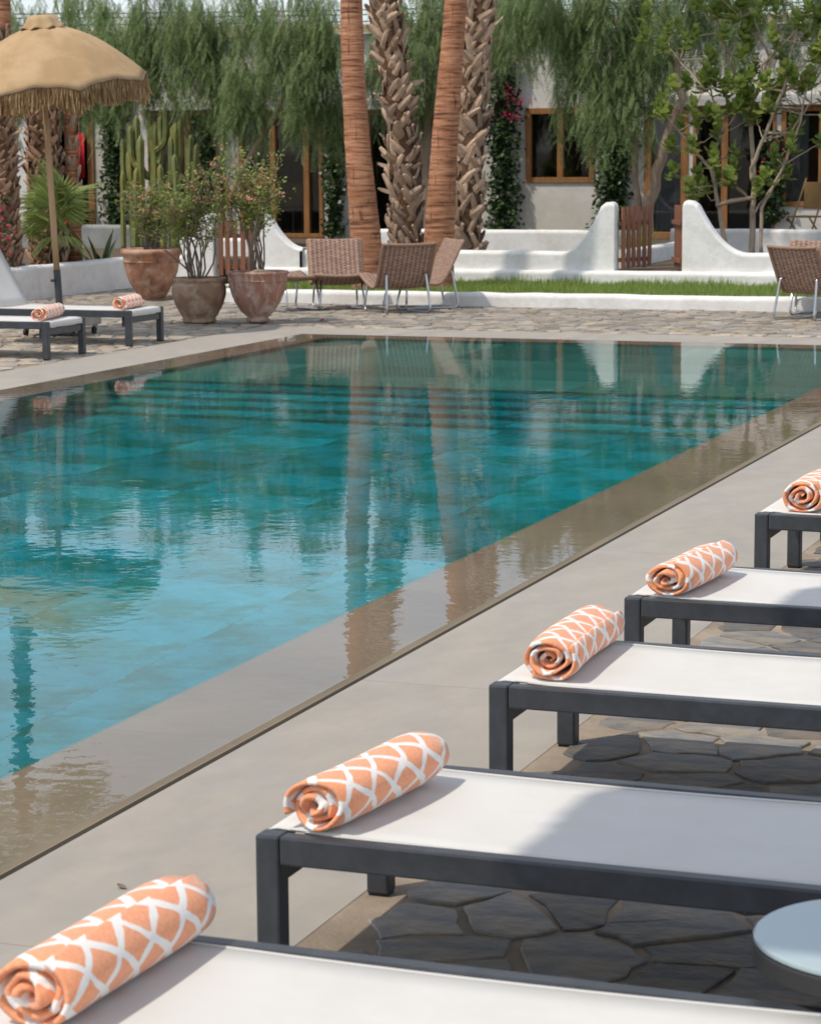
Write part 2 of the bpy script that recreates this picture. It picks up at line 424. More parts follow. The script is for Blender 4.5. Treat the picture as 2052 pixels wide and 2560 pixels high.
# ------------------------------------------------------------------ geometry helpers
class MB:
    def __init__(s):
        s.v = []; s.f = []; s.uv = None
    def add(s, vs, fs):
        o = len(s.v); s.v += [tuple(p) for p in vs]; s.f += [tuple(i + o for i in f) for f in fs]; return s
    def box(s, x0, x1, y0, y1, z0, z1):
        return s.add([(x0, y0, z0), (x1, y0, z0), (x1, y1, z0), (x0, y1, z0), (x0, y0, z1), (x1, y0, z1), (x1, y1, z1), (x0, y1, z1)],
                     [(0, 3, 2, 1), (4, 5, 6, 7), (0, 1, 5, 4), (1, 2, 6, 5), (2, 3, 7, 6), (3, 0, 4, 7)])
    def prism(s, poly, z0, z1, inset=0.0, cz=None):
        n = len(poly)
        vs = [(x, y, z0) for x, y in poly] + [(x, y, z1 - (inset * 0.6 if inset else 0)) for x, y in poly]
        fs = [(i, (i + 1) % n, n + (i + 1) % n, n + i) for i in range(n)]
        if inset:
            cx = sum(p[0] for p in poly) / n; cy = sum(p[1] for p in poly) / n
            for x, y in poly:
                d = math.hypot(x - cx, y - cy) or 1
                k = max(0.2, 1 - inset / d)
                vs.append((cx + (x - cx) * k, cy + (y - cy) * k, z1))
            fs += [(n + i, n + (i + 1) % n, 2 * n + (i + 1) % n, 2 * n + i) for i in range(n)]
            fs.append(tuple(range(2 * n, 3 * n)))
        else:
            fs.append(tuple(range(n, 2 * n)))
        fs.append(tuple(reversed(range(n))))
        return s.add(vs, fs)
    def tube(s, path, rad, seg=8, caps=True, rib=None):
        P = [Vector(p) for p in path]
        n = len(P)
        rads = rad if isinstance(rad, (list, tuple)) else [rad] * n
        T = [(P[min(i + 1, n - 1)] - P[max(i - 1, 0)]).normalized() for i in range(n)]
        a = Vector((0, 0, 1)) if abs(T[0].z) < 0.9 else Vector((1, 0, 0))
        u = (a - T[0] * a.dot(T[0])).normalized()
        vs = []
        for i in range(n):
            u = (u - T[i] * u.dot(T[i])).normalized()
            w = T[i].cross(u)
            for k in range(seg):
                an = 2 * math.pi * k / seg
                r = rads[i] * (rib(k, i) if rib else 1)
                vs.append(P[i] + (u * math.cos(an) + w * math.sin(an)) * r)
        fs = []
        for i in range(n - 1):
            for k in range(seg):
                k2 = (k + 1) % seg
                fs.append((i * seg + k, i * seg + k2, (i + 1) * seg + k2, (i + 1) * seg + k))
        if caps:
            fs.append(tuple(reversed(range(seg))))
            fs.append(tuple(range((n - 1) * seg, n * seg)))
        return s.add(vs, fs)
    def lathe(s, prof, seg=40, wob=None, cx=0, cy=0):
        vs = []
        for i, (r, z) in enumerate(prof):
            for k in range(seg):
                a = 2 * math.pi * k / seg
                q = r * (wob(a, z) if wob else 1)
                vs.append((cx + q * math.cos(a), cy + q * math.sin(a), z))
        fs = []
        for i in range(len(prof) - 1):
            for k in range(seg):
                k2 = (k + 1) % seg
                fs.append((i * seg + k, i * seg + k2, (i + 1) * seg + k2, (i + 1) * seg + k))
        return s.add(vs, fs)
    def mesh(s, name):
        m = bpy.data.meshes.new(name)
        m.from_pydata(s.v, [], s.f)
        return m

def link(name, data, parent=None, mat=None, smooth=False):
    o = bpy.data.objects.new(name, data)
    C.objects.link(o)
    if parent is not None:
        o.parent = parent
    if mat is not None and data is not None and not data.materials:
        data.materials.append(mat)
    if smooth and data is not None:
        data.polygons.foreach_set('use_smooth', [True] * len(data.polygons))
    return o

def mk(name, mb, mat, parent=None, smooth=False, bevel=0.0, seg=2):
    o = link(name, mb.mesh(name), parent, MT[mat], smooth)
    if bevel:
        b = o.modifiers.new('bevel', 'BEVEL'); b.width = bevel; b.segments = seg; b.limit_method = 'ANGLE'
    return o

def bigmesh(name, V, quads, mat, parent=None, tri=False):
    """V: (n,k,3) array of separate faces with k corners each"""
    k = V.shape[1]
    n = V.shape[0]
    m = bpy.data.meshes.new(name)
    m.vertices.add(n * k)
    m.vertices.foreach_set('co', V.reshape(-1).astype(np.float32))
    m.loops.add(n * k)
    m.loops.foreach_set('vertex_index', np.arange(n * k, dtype=np.int32))
    m.polygons.add(n)
    m.polygons.foreach_set('loop_start', np.arange(0, n * k, k, dtype=np.int32))
    m.polygons.foreach_set('loop_total', np.full(n, k, dtype=np.int32))
    m.update(calc_edges=True)
    return link(name, m, parent, MT[mat])

def thing(name, label, cat, loc=(0, 0, 0), rz=0.0, group=None):
    o = bpy.data.objects.new(name, None)
    C.objects.link(o)
    o.empty_display_size = 0.1
    o.location = loc
    o.rotation_euler = (0, 0, rz)
    return tag(o, label, cat, group)

def tag(o, label=None, cat=None, group=None, kind=None):
    if label: o['label'] = label
    if cat: o['category'] = cat
    if group: o['group'] = group
    if kind: o['kind'] = kind
    return o

def struct(o, label=None):
    o['kind'] = 'structure'
    if label: o['label'] = label
    return o

def copy_tree(o, parent=None):
    c = o.copy(); C.objects.link(c); c.parent = parent
    for ch in list(o.children):
        copy_tree(ch, c)
    return c

# ------------------------------------------------------------------ ground, pool, decks
PX0, PX1, PY0, PY1 = -9.15, -2.97, -1.0, 21.55     # pool with its overflow rim
BX0, BX1, BY0, BY1 = -8.75, -3.44, -0.5, 21.18     # the basin inside the rim
g = MB()
GX0, GX1, GY0, GY1 = -9.6, -2.5, -1.5, 22.0
for a in ((-900, 900, -900, GY0), (-900, 900, GY1, 900), (-900, GX0, GY0, GY1), (GX1, 900, GY0, GY1)):
    g.add([(a[0], a[2], -0.06), (a[1], a[2], -0.06), (a[1], a[3], -0.06), (a[0], a[3], -0.06)], [(0, 1, 2, 3)])
struct(mk('ground', g, 'ground'))

def slabs(name, x0, x1, y0, y1, nx, ny, z0, z1, mat, parent, gap=0.0025, jit=0.0, bev=0.0):
    dx, dy = (x1 - x0) / nx, (y1 - y0) / ny
    base = {}
    for i in range(nx):
        for j in range(ny):
            m = base.get('m')
            if m is None:
                m = MB().box(-dx / 2 + gap / 2, dx / 2 - gap / 2, -dy / 2 + gap / 2, dy / 2 - gap / 2, z0 - z1, 0).mesh(name)
                m.materials.append(MT[mat]); base['m'] = m
            o = link(name, m, parent)
            o.location = (x0 + dx * (i + .5), y0 + dy * (j + .5), z1 + random.uniform(-jit, jit))
            if bev:
                b = o.modifiers.new('bevel', 'BEVEL'); b.width = bev; b.segments = 1
    return

deck = struct(bpy.data.objects.new('pool_deck', None)); C.objects.link(deck)
deck['label'] = 'smooth beige stone deck bordering the pool'
slabs('deck_slab', -2.945, -2.075, -1.0, 27.0, 1, 10, -0.05, 0.0, 'deck', deck)          # right strip
slabs('deck_slab', -9.92, PX0 - 0.004, 2.0, 21.55, 1, 8, -0.05, 0.0, 'deck', deck)        # left strip
slabs('deck_slab', -9.92, -2.95, 21.56, 22.38, 4, 1, -0.05, 0.0, 'deck', deck)            # far strip
mk('slot_wall', MB().box(-2.962, -2.947, -1, 21.55, -0.35, -0.051), 'slot', deck)
mk('slot_floor', MB().box(-3.0, -2.95, -1, 21.55, -0.4, -0.16), 'slot', deck)

pool = struct(bpy.data.objects.new('pool_basin', None)); C.objects.link(pool)
pool['label'] = 'stone tiled overflow swimming pool basin'
LZ = -0.014
def lip(x0, x1, y0, y1, nx, ny):
    slabs('rim_slab', x0, x1, y0, y1, nx, ny, -0.08, LZ, 'lip', pool, gap=0.002, bev=0)
lip(BX1, -2.988, PY0, PY1, 1, 9)
lip(PX0, BX0, PY0, PY1, 1, 9)
lip(BX0, BX1, BY1, PY1, 4, 1)
lip(BX0, BX1, PY0, BY0, 4, 1)
FZ = -1.25
wl = MB()
wl.box(BX1 + .015, BX1 + .3, PY0, PY1, -1.7, -0.081); wl.box(BX0 - .3, BX0 - .015, PY0, PY1, -1.7, -0.081)
wl.box(BX0 - .015, BX1 + .015, BY1 + .015, PY1, -1.7, -0.081); wl.box(BX0 - .015, BX1 + .015, PY0, BY0 - .015, -1.7, -0.081)
wl.box(BX0 - .015, BX1 + .015, BY0 - .015, BY1 + .015, -1.7, FZ - 0.03)
mk('basin_shell', wl, 'tile', pool)
# side wall tiles, then floor tiles, then the wide shelf and steps at the far end
STEP = [(17.16, -0.26), (16.80, -0.46), (16.46, -0.66), (16.12, -0.86)]
def wall_tiles(axis, c, a0, a1, n, z0, z1, rows):
    d = (a1 - a0) / n; h = (z1 - z0) / rows
    if axis == 'x': m = MB().box(-0.012, 0.012, -d / 2 + .002, d / 2 - .002, -h / 2 + .002, h / 2 - .002).mesh('wall_tile')
    else: m = MB().box(-d / 2 + .002, d / 2 - .002, -0.012, 0.012, -h / 2 + .002, h / 2 - .002).mesh('wall_tile')
    m.materials.append(MT['tile'])
    for i in range(n):
        for j in range(rows):
            o = link('wall_tile', m, pool)
            p = a0 + d * (i + .5)
            o.location = (c, p, z0 + h * (j + .5)) if axis == 'x' else (p, c, z0 + h * (j + .5))
wall_tiles('x', BX1 + 0.002, 3.0, BY1, 15, FZ, -0.082, 2)
wall_tiles('x', BX0 - 0.002, 3.0, BY1, 15, FZ, -0.082, 2)
wall_tiles('y', BY1 + 0.002, BX0, BX1, 6, FZ, -0.082, 2)
slabs('floor_tile', BX0 + .012, BX1 - .012, 3.0, 15.78, 6, 16, FZ - .03, FZ, 'tile', pool, gap=0.002, jit=0.0, bev=0)
slabs('floor_tile', BX0 + .012, BX1 - .012, -0.5, 3.0, 3, 2, FZ - .03, FZ, 'tile', pool, gap=0.002, bev=0)
ys = [y for y, z in STEP] + [15.78]
slabs('shelf_tile', BX0 + .012, BX1 - .012, STEP[0][0], BY1 - .012, 6, 5, -1.6, STEP[0][1], 'tile_shelf', pool, gap=0.002, bev=0)
for i, (y, z) in enumerate(STEP[1:]):
    slabs('step_tile', BX0 + .012, BX1 - .012, y, ys[i] - 0.001, 6, 1, -1.6, z, 'tile', pool, gap=0.002, bev=0)
slabs('step_tile', BX0 + .012, BX1 - .012, 15.78, 16.119, 6, 1, FZ - .03, -1.08, 'tile', pool, gap=0.002, bev=0)
for i, (y, z) in enumerate(STEP):
    zz = [q for _, q in STEP][i]
def sheet(rects):
    m = MB()
    for x0, x1, y0, y1 in rects: m.add([(x0, y0, 0), (x1, y0, 0), (x1, y1, 0), (x0, y1, 0)], [(0, 1, 2, 3)])
    return m
wat = mk('water', sheet([(BX0, BX1, BY0, 16.88)]), 'water', smooth=True)
shw = mk('shallow_water', sheet([(BX0, BX1, 16.88, BY1)]), 'shallow', smooth=True)
struct(shw, 'shallow grey-green water over the wide shelf at the far end of the pool')
shw.cycles.is_caustics_caster = True
film = mk('rim_water', sheet([(PX0 + .006, BX0, PY0 + .01, PY1 - .006), (BX1, -3.0, PY0 + .01, PY1 - .006), (BX0, BX1, BY1, PY1 - .006), (BX0, BX1, PY0 + .01, BY0)]), 'film', smooth=True)
struct(film, 'thin film of water running over the stone rim of the pool')
film.cycles.is_caustics_caster = True
struct(wat, 'still clear turquoise water filling the pool to its brim')
wat.cycles.is_caustics_caster = True
for o in pool.children:
    o.cycles.is_caustics_receiver = True

# ------------------------------------------------------------------ crazy paving
def voronoi(pts, bounds, keep):
    P = np.array(pts)
    out = []
    for i in keep:
        p = P[i]
        d = np.hypot(*(P - p).T)
        idx = np.argsort(d)[1:22]
        x0, x1, y0, y1 = bounds
        poly = [(x0, y0), (x1, y0), (x1, y1), (x0, y1)]
        for j in idx:
            q = P[j]
            mx, my = (p + q) / 2
            nx, ny = q - p
            new = []
            for k in range(len(poly)):
                a, b = poly[k], poly[(k + 1) % len(poly)]
                da = (a[0] - mx) * nx + (a[1] - my) * ny
                db = (b[0] - mx) * nx + (b[1] - my) * ny
                if da <= 0: new.append(a)
                if da * db < 0:
                    t = da / (da - db)
                    new.append((a[0] + (b[0] - a[0]) * t, a[1] + (b[1] - a[1]) * t))
            poly = new
            if len(poly) < 3: break
        if len(poly) >= 3: out.append((i, poly))
    return out

def stone_poly(poly, gap):
    n = len(poly)
    cx = sum(p[0] for p in poly) / n; cy = sum(p[1] for p in poly) / n
    res = []
    for k in range(n):
        a, b = poly[k], poly[(k + 1) % n]
        L = math.hypot(b[0] - a[0], b[1] - a[1])
        if L < 0.035: 
            continue
        ns = 1 if L < .09 else (2 if L < .16 else 3)
        pts = [(a[0] + (b[0] - a[0]) * i_ / ns, a[1] + (b[1] - a[1]) * i_ / ns) for i_ in range(ns)]
        for q in pts:
            d = math.hypot(q[0] - cx, q[1] - cy)
            kk = max(0.3, 1 - gap * random.uniform(0.7, 1.7) / max(d, .01))
            res.append((cx + (q[0] - cx) * kk + random.uniform(-.011, .011), cy + (q[1] - cy) * kk + random.uniform(-.011, .011)))
    return res

def jitter_pts(x0, x1, y0, y1, sx, sy):
    pts = []
    nx, ny = int((x1 - x0) / sx), int((y1 - y0) / sy)
    for i in range(-1, nx + 1):
        for j in range(-1, ny + 1):
            pts.append((x0 + (i + .5 + random.uniform(-.42, .42) + (j % 2) * .5) * sx, y0 + (j + .5 + random.uniform(-.42, .42)) * sy))
    return pts

near = struct(mk('slate_paving', MB().box(-2.0755, 6, -1, 27, -0.055, -0.0012), 'mortar'))
near['label'] = 'crazy paving of dark slate set in sandy mortar'
pts = jitter_pts(-2.03, 0.9, 3.4, 13.0, 0.25, 0.20)
cells = voronoi(pts, (-2.04, 0.9, 3.4, 13.0), [i for i, p in enumerate(pts) if -2.04 < p[0] < 0.75 and 3.4 < p[1] < 13])
cells.sort(key=lambda c: pts[c[0]][1])
rest = MB()
for k, (i, poly) in enumerate(cells):
    sp_ = stone_poly(poly, 0.011)
    if len(sp_) < 4: continue
    cx = sum(p[0] for p in sp_) / len(sp_); cy = sum(p[1] for p in sp_) / len(sp_)
    top = random.uniform(0.002, 0.010)
    if k < 290:
        o = mk('slate_stone', MB().prism([(x - cx, y - cy) for x, y in sp_], -0.03, top, inset=0.0045), 'slate', near)
        o.location = (cx, cy, 0)
    else:
        rest.prism(sp_, -0.03, top, inset=0.008)
if rest.v:
    tag(mk('slate_stones_beyond', rest, 'slate', near), kind='stuff')

far = MB()
far.box(-14.6, -9.925, 2, 22.38, -0.055, -0.008); far.box(-14.6, -2.5, 22.385, 25.96, -0.055, -0.008); far.box(-14.6, -13.2, 25.96, 29.5, -0.055, -0.008)
farp = struct(mk('stone_paving', far, 'mortar'))
farp['label'] = 'sandy crazy paving between the pool deck and the white walls'
stones = []
for (x0, x1, y0, y1) in ((-14.4, -9.95, 15.0, 22.4), (-14.4, -2.9, 22.42, 25.9), (-14.4, -13.2, 25.9, 28.6)):
    pts = jitter_pts(x0, x1, y0, y1, 0.20, 0.18)
    for i, poly in voronoi(pts, (x0, x1, y0, y1), [i for i, p in enumerate(pts) if x0 < p[0] < x1 and y0 < p[1] < y1]):
        q = stone_poly(poly, 0.018)
        if len(q) > 3: stones.append((pts[i], q))
def seen_size(s):
    (x, y), q = s
    fx = x / y
    return -(y + (0 if -0.58 < fx < -0.14 else 50))
stones.sort(key=seen_size, reverse=True)
rest = MB()
for k, (p, q) in enumerate(stones):
    top = random.uniform(-0.003, 0.005)
    if k < 295:
        o = mk('paving_stone', MB().prism([(x - p[0], y - p[1]) for x, y in q], -0.03, top, inset=0.008), 'slate_far', farp)
        o.location = (p[0], p[1], 0)
    else:
        rest.prism(q, -0.03, top, inset=0.008)
tag(mk('paving_stones_beyond', rest, 'slate_far', farp), kind='stuff')

# ------------------------------------------------------------------ low white walls, lawn, gates
def wavy_wall(name, pts, top, thick, mat='plaster', z0=-0.05, parent=None, label=None, cat='wall', round_=0.05):
    """upright wall along X or Y: pts = [(s, height)], extruded across by thick; rounded by a bevel"""
    pass

def wall_box(name, x0, x1, y0, y1, z0, z1, label, cat='wall', bevel=0.035, mat='plaster', n=24):
    """hand plastered wall: long axis cut into pieces, its top a little uneven, edges rounded"""
    mb = MB()
    lx = (x1 - x0) > (y1 - y0)
    pr = [(0, z0), (1, z0), (1, z1 - .03), (.85, z1), (.15, z1), (0, z1 - .03)]
    vs = []
    for i in range(n + 1):
        s = i / n
        dz = random.uniform(-.006, .006); dd = random.uniform(-.005, .005)
        for (q, z) in pr:
            zz = z + (dz if z > z0 else 0)
            if lx: vs.append((x0 + (x1 - x0) * s, y0 + (y1 - y0) * q + dd, zz))
            else: vs.append((x0 + (x1 - x0) * q + dd, y0 + (y1 - y0) * s, zz))
    k = len(pr); fs = []
    for i in range(n):
        for j in range(k):
            f = (i * k + j, i * k + (j + 1) % k, (i + 1) * k + (j + 1) % k, (i + 1) * k + j)
            fs.append(f if not lx else tuple(reversed(f)))
    fs += [tuple(range(k)), tuple(range(n * k, n * k + k))]
    mb.add(vs, fs)
    o = mk(name, mb, mat, smooth=False, bevel=bevel, seg=3)
    return tag(o, label, cat)

wall_box('lawn_kerb', -12.45, 0.5, 25.93, 26.13, -0.05, 0.146, 'low white plastered kerb along the front of the lawn', 'kerb', 0.03, n=40)
wall_box('terrace_kerb', -12.62, 0.5, 28.40, 28.62, -0.05, 0.28, 'white plastered kerb behind the lawn, below the gate walls', 'kerb', 0.03, n=40)
wall_box('planter_wall', -14.62, -14.40, 20.0, 29.0, -0.05, 0.39, 'low white planter wall at left behind the parasol', 'wall', 0.035, n=24)
wall_box('back_terrace_wall', -12.9, -8.9, 33.0, 33.2, -0.05, 0.60, 'shaded white terrace wall behind the rough palm trunks', 'wall', 0.04, n=16)
wall_box('side_terrace_wall', -8.6, -2.0, 33.4, 33.6, -0.05, 0.62, 'white terrace wall behind the broad-leaved tree', 'wall', 0.04, n=16)
wall_box('left_terrace_wall', -21.0, -16.4, 33.6, 33.85, -0.05, 0.62, 'white terrace wall toned to tree shade, behind the fan palm and agave', 'wall', 0.04, mat='plaster_shade', n=16)
wall_box('raised_bed_wall', -15.2, -13.7, 31.4, 31.6, -0.05, 0.52, 'short white bed wall behind the left smooth palm trunk', 'wall', 0.04, n=8)
wall_box('path_wall', -8.3, -8.12, 29.2, 32.9, -0.05, 0.48, 'white path wall sloping back behind the slatted gate', 'wall', 0.04, n=10)

def swoop_wall(name, xs_zs, y0, y1, zb, label):
    """wall whose top sweeps up to a rounded gate pier"""
    mb = MB()
    n = len(xs_zs)
    d = 0.035
    vs = []
    for x, z in xs_zs:
        vs += [(x, y0, zb), (x, y0, z - d), (x, y0 + d, z), (x, y1 - d, z), (x, y1, z - d), (x, y1, zb)]
    fs = []
    for i in range(n - 1):
        for j in range(5):
            fs.append((i * 6 + j, (i + 1) * 6 + j, (i + 1) * 6 + j + 1, i * 6 + j + 1))
        fs.append((i * 6 + 5, (i + 1) * 6 + 5, (i + 1) * 6, i * 6))
    fs += [(0, 1, 2, 3, 4, 5), tuple((n - 1) * 6 + j for j in (5, 4, 3, 2, 1, 0))]
    mb.add(vs, fs)
    o = mk(name, mb, 'plaster')
    b = o.modifiers.new('bevel', 'BEVEL'); b.width = 0.015; b.segments = 2; b.limit_method = 'ANGLE'
    return tag(o, label, 'wall')
def swoop(xp, dirn, ztop, zflat, length, far_x, wob=0.0):
    """profile from the pier edge xp outwards (dirn +1/-1)"""
    pr = [(xp, ztop - 0.05), (xp + dirn * 0.015, ztop - 0.015), (xp + dirn * 0.05, ztop), (xp + dirn * 0.12, ztop - 0.008), (xp + dirn * .18, ztop - 0.05)]
    for i in range(1, 15):
        t = i / 14
        z = zflat + (ztop - 0.05 - zflat) * ((1 - t) ** 2.1)
        pr.append((xp + dirn * (.18 + length * t), z))
    for i in range(1, 9):
        t = i / 8
        x = xp + dirn * (.18 + length)
        pr.append((x + (far_x - x) * t, zflat + random.uniform(-.008, .008)))
    if dirn < 0: pr.reverse()
    return pr
ZB = 0.2
swoop_wall('gate_wall', swoop(-8.02, -1, 1.10, 0.50, .50, -12.1), 28.5, 28.7, ZB, 'white wall sweeping up to a rounded pier left of the open slatted gate')
swoop_wall('gate_wall', swoop(-7.19, 1, 1.12, 0.50, .62, -2.5), 28.5, 28.7, ZB, 'white wall sweeping up to a rounded pier right of the open slatted gate')
swoop_wall('gate_wall', swoop(-12.75, 1, 1.02, 0.52, .50, -12.11), 28.45, 28.65, ZB - .25, 'white swept wall behind the chalky footed pot')
swoop_wall('gate_wall', swoop(-13.30, -1, 0.95, 0.40, .35, -14.38), 28.45, 28.65, -0.05, 'white swept wall end behind the three terracotta pots')

# lawn
wall_box('lawn_kerb', -12.45, -12.25, 26.135, 28.395, -0.05, 0.146, 'short white kerb returning along the left end of the lawn', 'kerb', 0.03, n=8)
lawn = struct(mk('lawn', MB().box(-12.245, 0.5, 26.131, 28.399, -0.05, 0.12), 'turf'))
n = 30000
px_ = NR.uniform(-12.2, -2.9, n); py_ = NR.uniform(26.15, 28.39, n)
hh = NR.uniform(.03, .10, n) * (.8 + .35 * np.sin(px_ * 5.3 + np.sin(py_ * 7)) * np.sin(px_ * 1.9 + 1)) * (1 + .5 * np.exp(-((py_ - 28.35) / .15) ** 2))
an = NR.uniform(0, 2 * np.pi, n); wd = NR.uniform(.004, .008, n); le = NR.uniform(0, .05, n); la = NR.uniform(0, 2 * np.pi, n)
V = np.zeros((n, 3, 3))
V[:, 0] = np.stack([px_ - np.cos(an) * wd, py_ - np.sin(an) * wd, np.full(n, .118)], 1)
V[:, 1] = np.stack([px_ + np.cos(an) * wd, py_ + np.sin(an) * wd, np.full(n, .118)], 1)
V[:, 2] = np.stack([px_ + np.cos(la) * le, py_ + np.sin(la) * le, .12 + hh], 1)
tag(bigmesh('grass', V, None, 'grass'), 'strip of green lawn grass behind the white kerb', 'grass', kind='stuff')

def gate(loc, rz, width, nsl, z0, z1, label, lean=0.0):
    t = thing('slatted_gate', label, 'gate', loc, rz)
    w = width / nsl
    sl = MB().box(-w * .29, w * .29, -.010, .010, z0, z1).mesh('slat'); sl.materials.append(MT['gatewood'])
    for i in range(nsl):
        o = link('slat', sl, t)
        o.location = (w * (i + .5), 0, random.uniform(-.01, .01)); o.rotation_euler = (0, random.uniform(-.012, .012), 0)
    for z in (z0 + .10, z1 - .2):
        mk('rail', MB().box(0, width, .014, .04, z - .025, z + .025), 'gatewood', t)
    return t
gate((-7.97, 28.60, 0), R(68), .62, 6, .30, 1.04, 'reddish slatted gate standing ajar beside the left rounded pier')
gate((-7.20, 28.56, 0), R(113), .60, 6, .30, 1.05, 'reddish slatted gate leaf folded back edge-on beside the right rounded pier')
gate((-13.28, 28.52, 0), R(6), .50, 5, .17, .86, 'small reddish slatted gate seen between the potted shrubs')

# ------------------------------------------------------------------ house
HY = 38.0
house = thing('house', 'long low white plastered house with timber windows and tiled roof edge', 'house', (-14, HY, 0))
def H(mb): 
    mb.v = [(x + 14, y - HY, z) for x, y, z in mb.v]; return mb
ops = [(-20.95, -20.0, .28, 2.40), (-18.95, -17.5, .28, 2.40), (-17.25, -15.72, .28, 2.38), (-14.95, -13.35, .28, 2.38),
       (-12.18, -11.03, 1.19, 2.38), (-10.21, -9.50, .30, 2.37), (-9.42, -8.10, .30, 2.37), (-8.02, -6.2, .82, 2.37)]
xs = sorted({-26.0, -3.0} | {o[0] for o in ops} | {o[1] for o in ops})
zs = sorted({-0.05, 3.55} | {o[2] for o in ops} | {o[3] for o in ops})
wm = MB()
for i in range(len(xs) - 1):
    z_run = None
    for j in range(len(zs) - 1):
        cx, cz = (xs[i] + xs[i + 1]) / 2, (zs[j] + zs[j + 1]) / 2
        hole = any(o[0] < cx < o[1] and o[2] < cz < o[3] for o in ops)
        if not hole and z_run is None: z_run = zs[j]
        if hole and z_run is not None:
            wm.box(xs[i], xs[i + 1], HY, HY + .32, z_run, zs[j]); z_run = None
    if z_run is not None: wm.box(xs[i], xs[i + 1], HY, HY + .32, z_run, zs[-1])
mk('wall', H(wm), 'plaster_house', house)
rm = MB()
rm.box(-26, -25.7, HY + .33, HY + 6, -.05, 3.5); rm.box(-3.3, -3.0, HY + .33, HY + 6, -.05, 3.5); rm.box(-26, -3, HY + 6, HY + 6.3, -.05, 3.5)
for x in (-19.5, -17.38, -15.3, -12.7, -10.6, -8.06): rm.box(x - .06, x + .06, HY + .33, HY + 5.99, .28, 3.3)
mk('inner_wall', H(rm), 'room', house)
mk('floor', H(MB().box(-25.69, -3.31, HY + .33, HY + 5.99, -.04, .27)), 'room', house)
roof = mk('roof', H(MB().box(-26.1, -2.9, HY - .06, HY + 6.3, 3.551, 3.62)), 'plaster_house', house)
x = -25.9
rt_m = MB().add(*(lambda v, f: (v, f))([(-.14, -.16, 0), (.14, -.16, 0), (.14, .34, .05), (-.14, .34, .05)] + [(-.12, -.16, .09), (-.05, -.16, .14), (.05, -.16, .14), (.12, -.16, .09), (-.12, .34, .14), (-.05, .34, .19), (.05, .34, .19), (.12, .34, .14)],
    [(0, 4, 5, 6, 7, 1), (4, 8, 9, 5), (5, 9, 10, 6), (6, 10, 11, 7), (0, 3, 8, 4), (1, 7, 11, 2), (2, 11, 10, 9, 8, 3), (0, 1, 2, 3)])).mesh('roof_tile')
rt_m.materials.append(MT['coping'])
while x < -3:
    o = link('roof_tile', rt_m, roof)
    o.location = (x + 14, random.uniform(-.02, .02), 3.622 + random.uniform(0, .01)); o.rotation_euler = (0, 0, random.uniform(-.03, .03))
    x += 0.29
def ledge(x0, x1, z0, z1):
    mk('lintel', H(MB().box(x0, x1, HY - .14, HY - .003, z0, z1)), 'plaster_house', house, bevel=0.015)
ledge(-19.1, -17.4, 2.41, 2.58); ledge(-17.30, -15.65, 2.39, 2.58); ledge(-15.0, -13.3, 2.38, 2.55); ledge(-10.3, -8.05, 2.375, 2.56); ledge(-8.0, -6.1, 2.375, 2.56)
def window(name, x0, x1, z0, z1, mulls=(), fw=.085, proud=.03, glass=True, sill=False):
    f = MB()
    f.box(x0, x0 + fw, HY - proud, HY + .10, z0, z1); f.box(x1 - fw, x1, HY - proud, HY + .10, z0, z1)
    f.box(x0 + fw, x1 - fw, HY - proud, HY + .10, z1 - fw * 1.15, z1); f.box(x0 + fw, x1 - fw, HY - proud, HY + .10, z0, z0 + fw)
    fo = mk(name, H(f), 'wood', house, bevel=0.006)
    edges = [x0 + fw] + [m for m in mulls] + [x1 - fw]
    for m in mulls:
        mk('mullion', H(MB().box(m - .05, m + .05, HY - proud + .004, HY + .09, z0 + fw, z1 - fw * 1.15)), 'wood', fo, bevel=0.005)
    for a, b in zip(edges[:-1], edges[1:]):
        a2 = a + (.05 if a in mulls else 0); b2 = b - (.05 if b in mulls else 0)
        if glass:
            mk('pane', H(MB().box(a2 + .002, b2 - .002, HY + .045, HY + .051, z0 + fw + .002, z1 - fw * 1.15 - .002)), 'glass', fo)
    return fo
window('window', -12.18, -11.03, 1.19, 2.38, (-11.6,))
window('door', -10.21, -9.50, .30, 2.37, fw=.11)
window('window', -8.02, -6.2, .82, 2.37, (-7.38,), fw=.075)
window('sliding_door', -17.25, -15.72, .28, 2.38, (-16.63, -16.02), fw=.07)
window('sliding_door', -18.95, -17.5, .28, 2.40, (-18.2,), fw=.06)
window('sliding_door', -9.42, -8.10, .30, 2.37, (-8.91,), fw=.05)
window('sliding_door', -14.95, -13.35, .28, 2.38, (-14.2,), fw=.07)
mk('door_post', H(MB().box(-20.10, -19.985, HY - .04, HY + .2, .28, 2.40)), 'wood', house)
def curtain(x0, x1, z0, z1, y, mat='curtain', name='curtain', parent=None, amp=.025, lam=.09):
    mb = MB(); n = int((x1 - x0) / .012); vs = []
    for i in range(n + 1):
        x = x0 + (x1 - x0) * i / n
        d = amp * math.sin(x * 2 * math.pi / lam + math.sin(x * 9) * 1.5)
        vs += [(x, y + d, z0), (x, y + d * .7, z1)]
    mb.add(vs, [(2 * i, 2 * i + 2, 2 * i + 3, 2 * i + 1) for i in range(n)])
    return mk(name, mb, mat, parent, smooth=True)
for a in ((-10.08, -9.62, .42, 2.2), (-8.0 + .03, -7.62, .9, 2.25), (-9.47, -9.34, .35, 2.3)):
    c = MB()
    c = curtain(a[0] + 14, a[1] + 14, a[2], a[3], .16, parent=house)
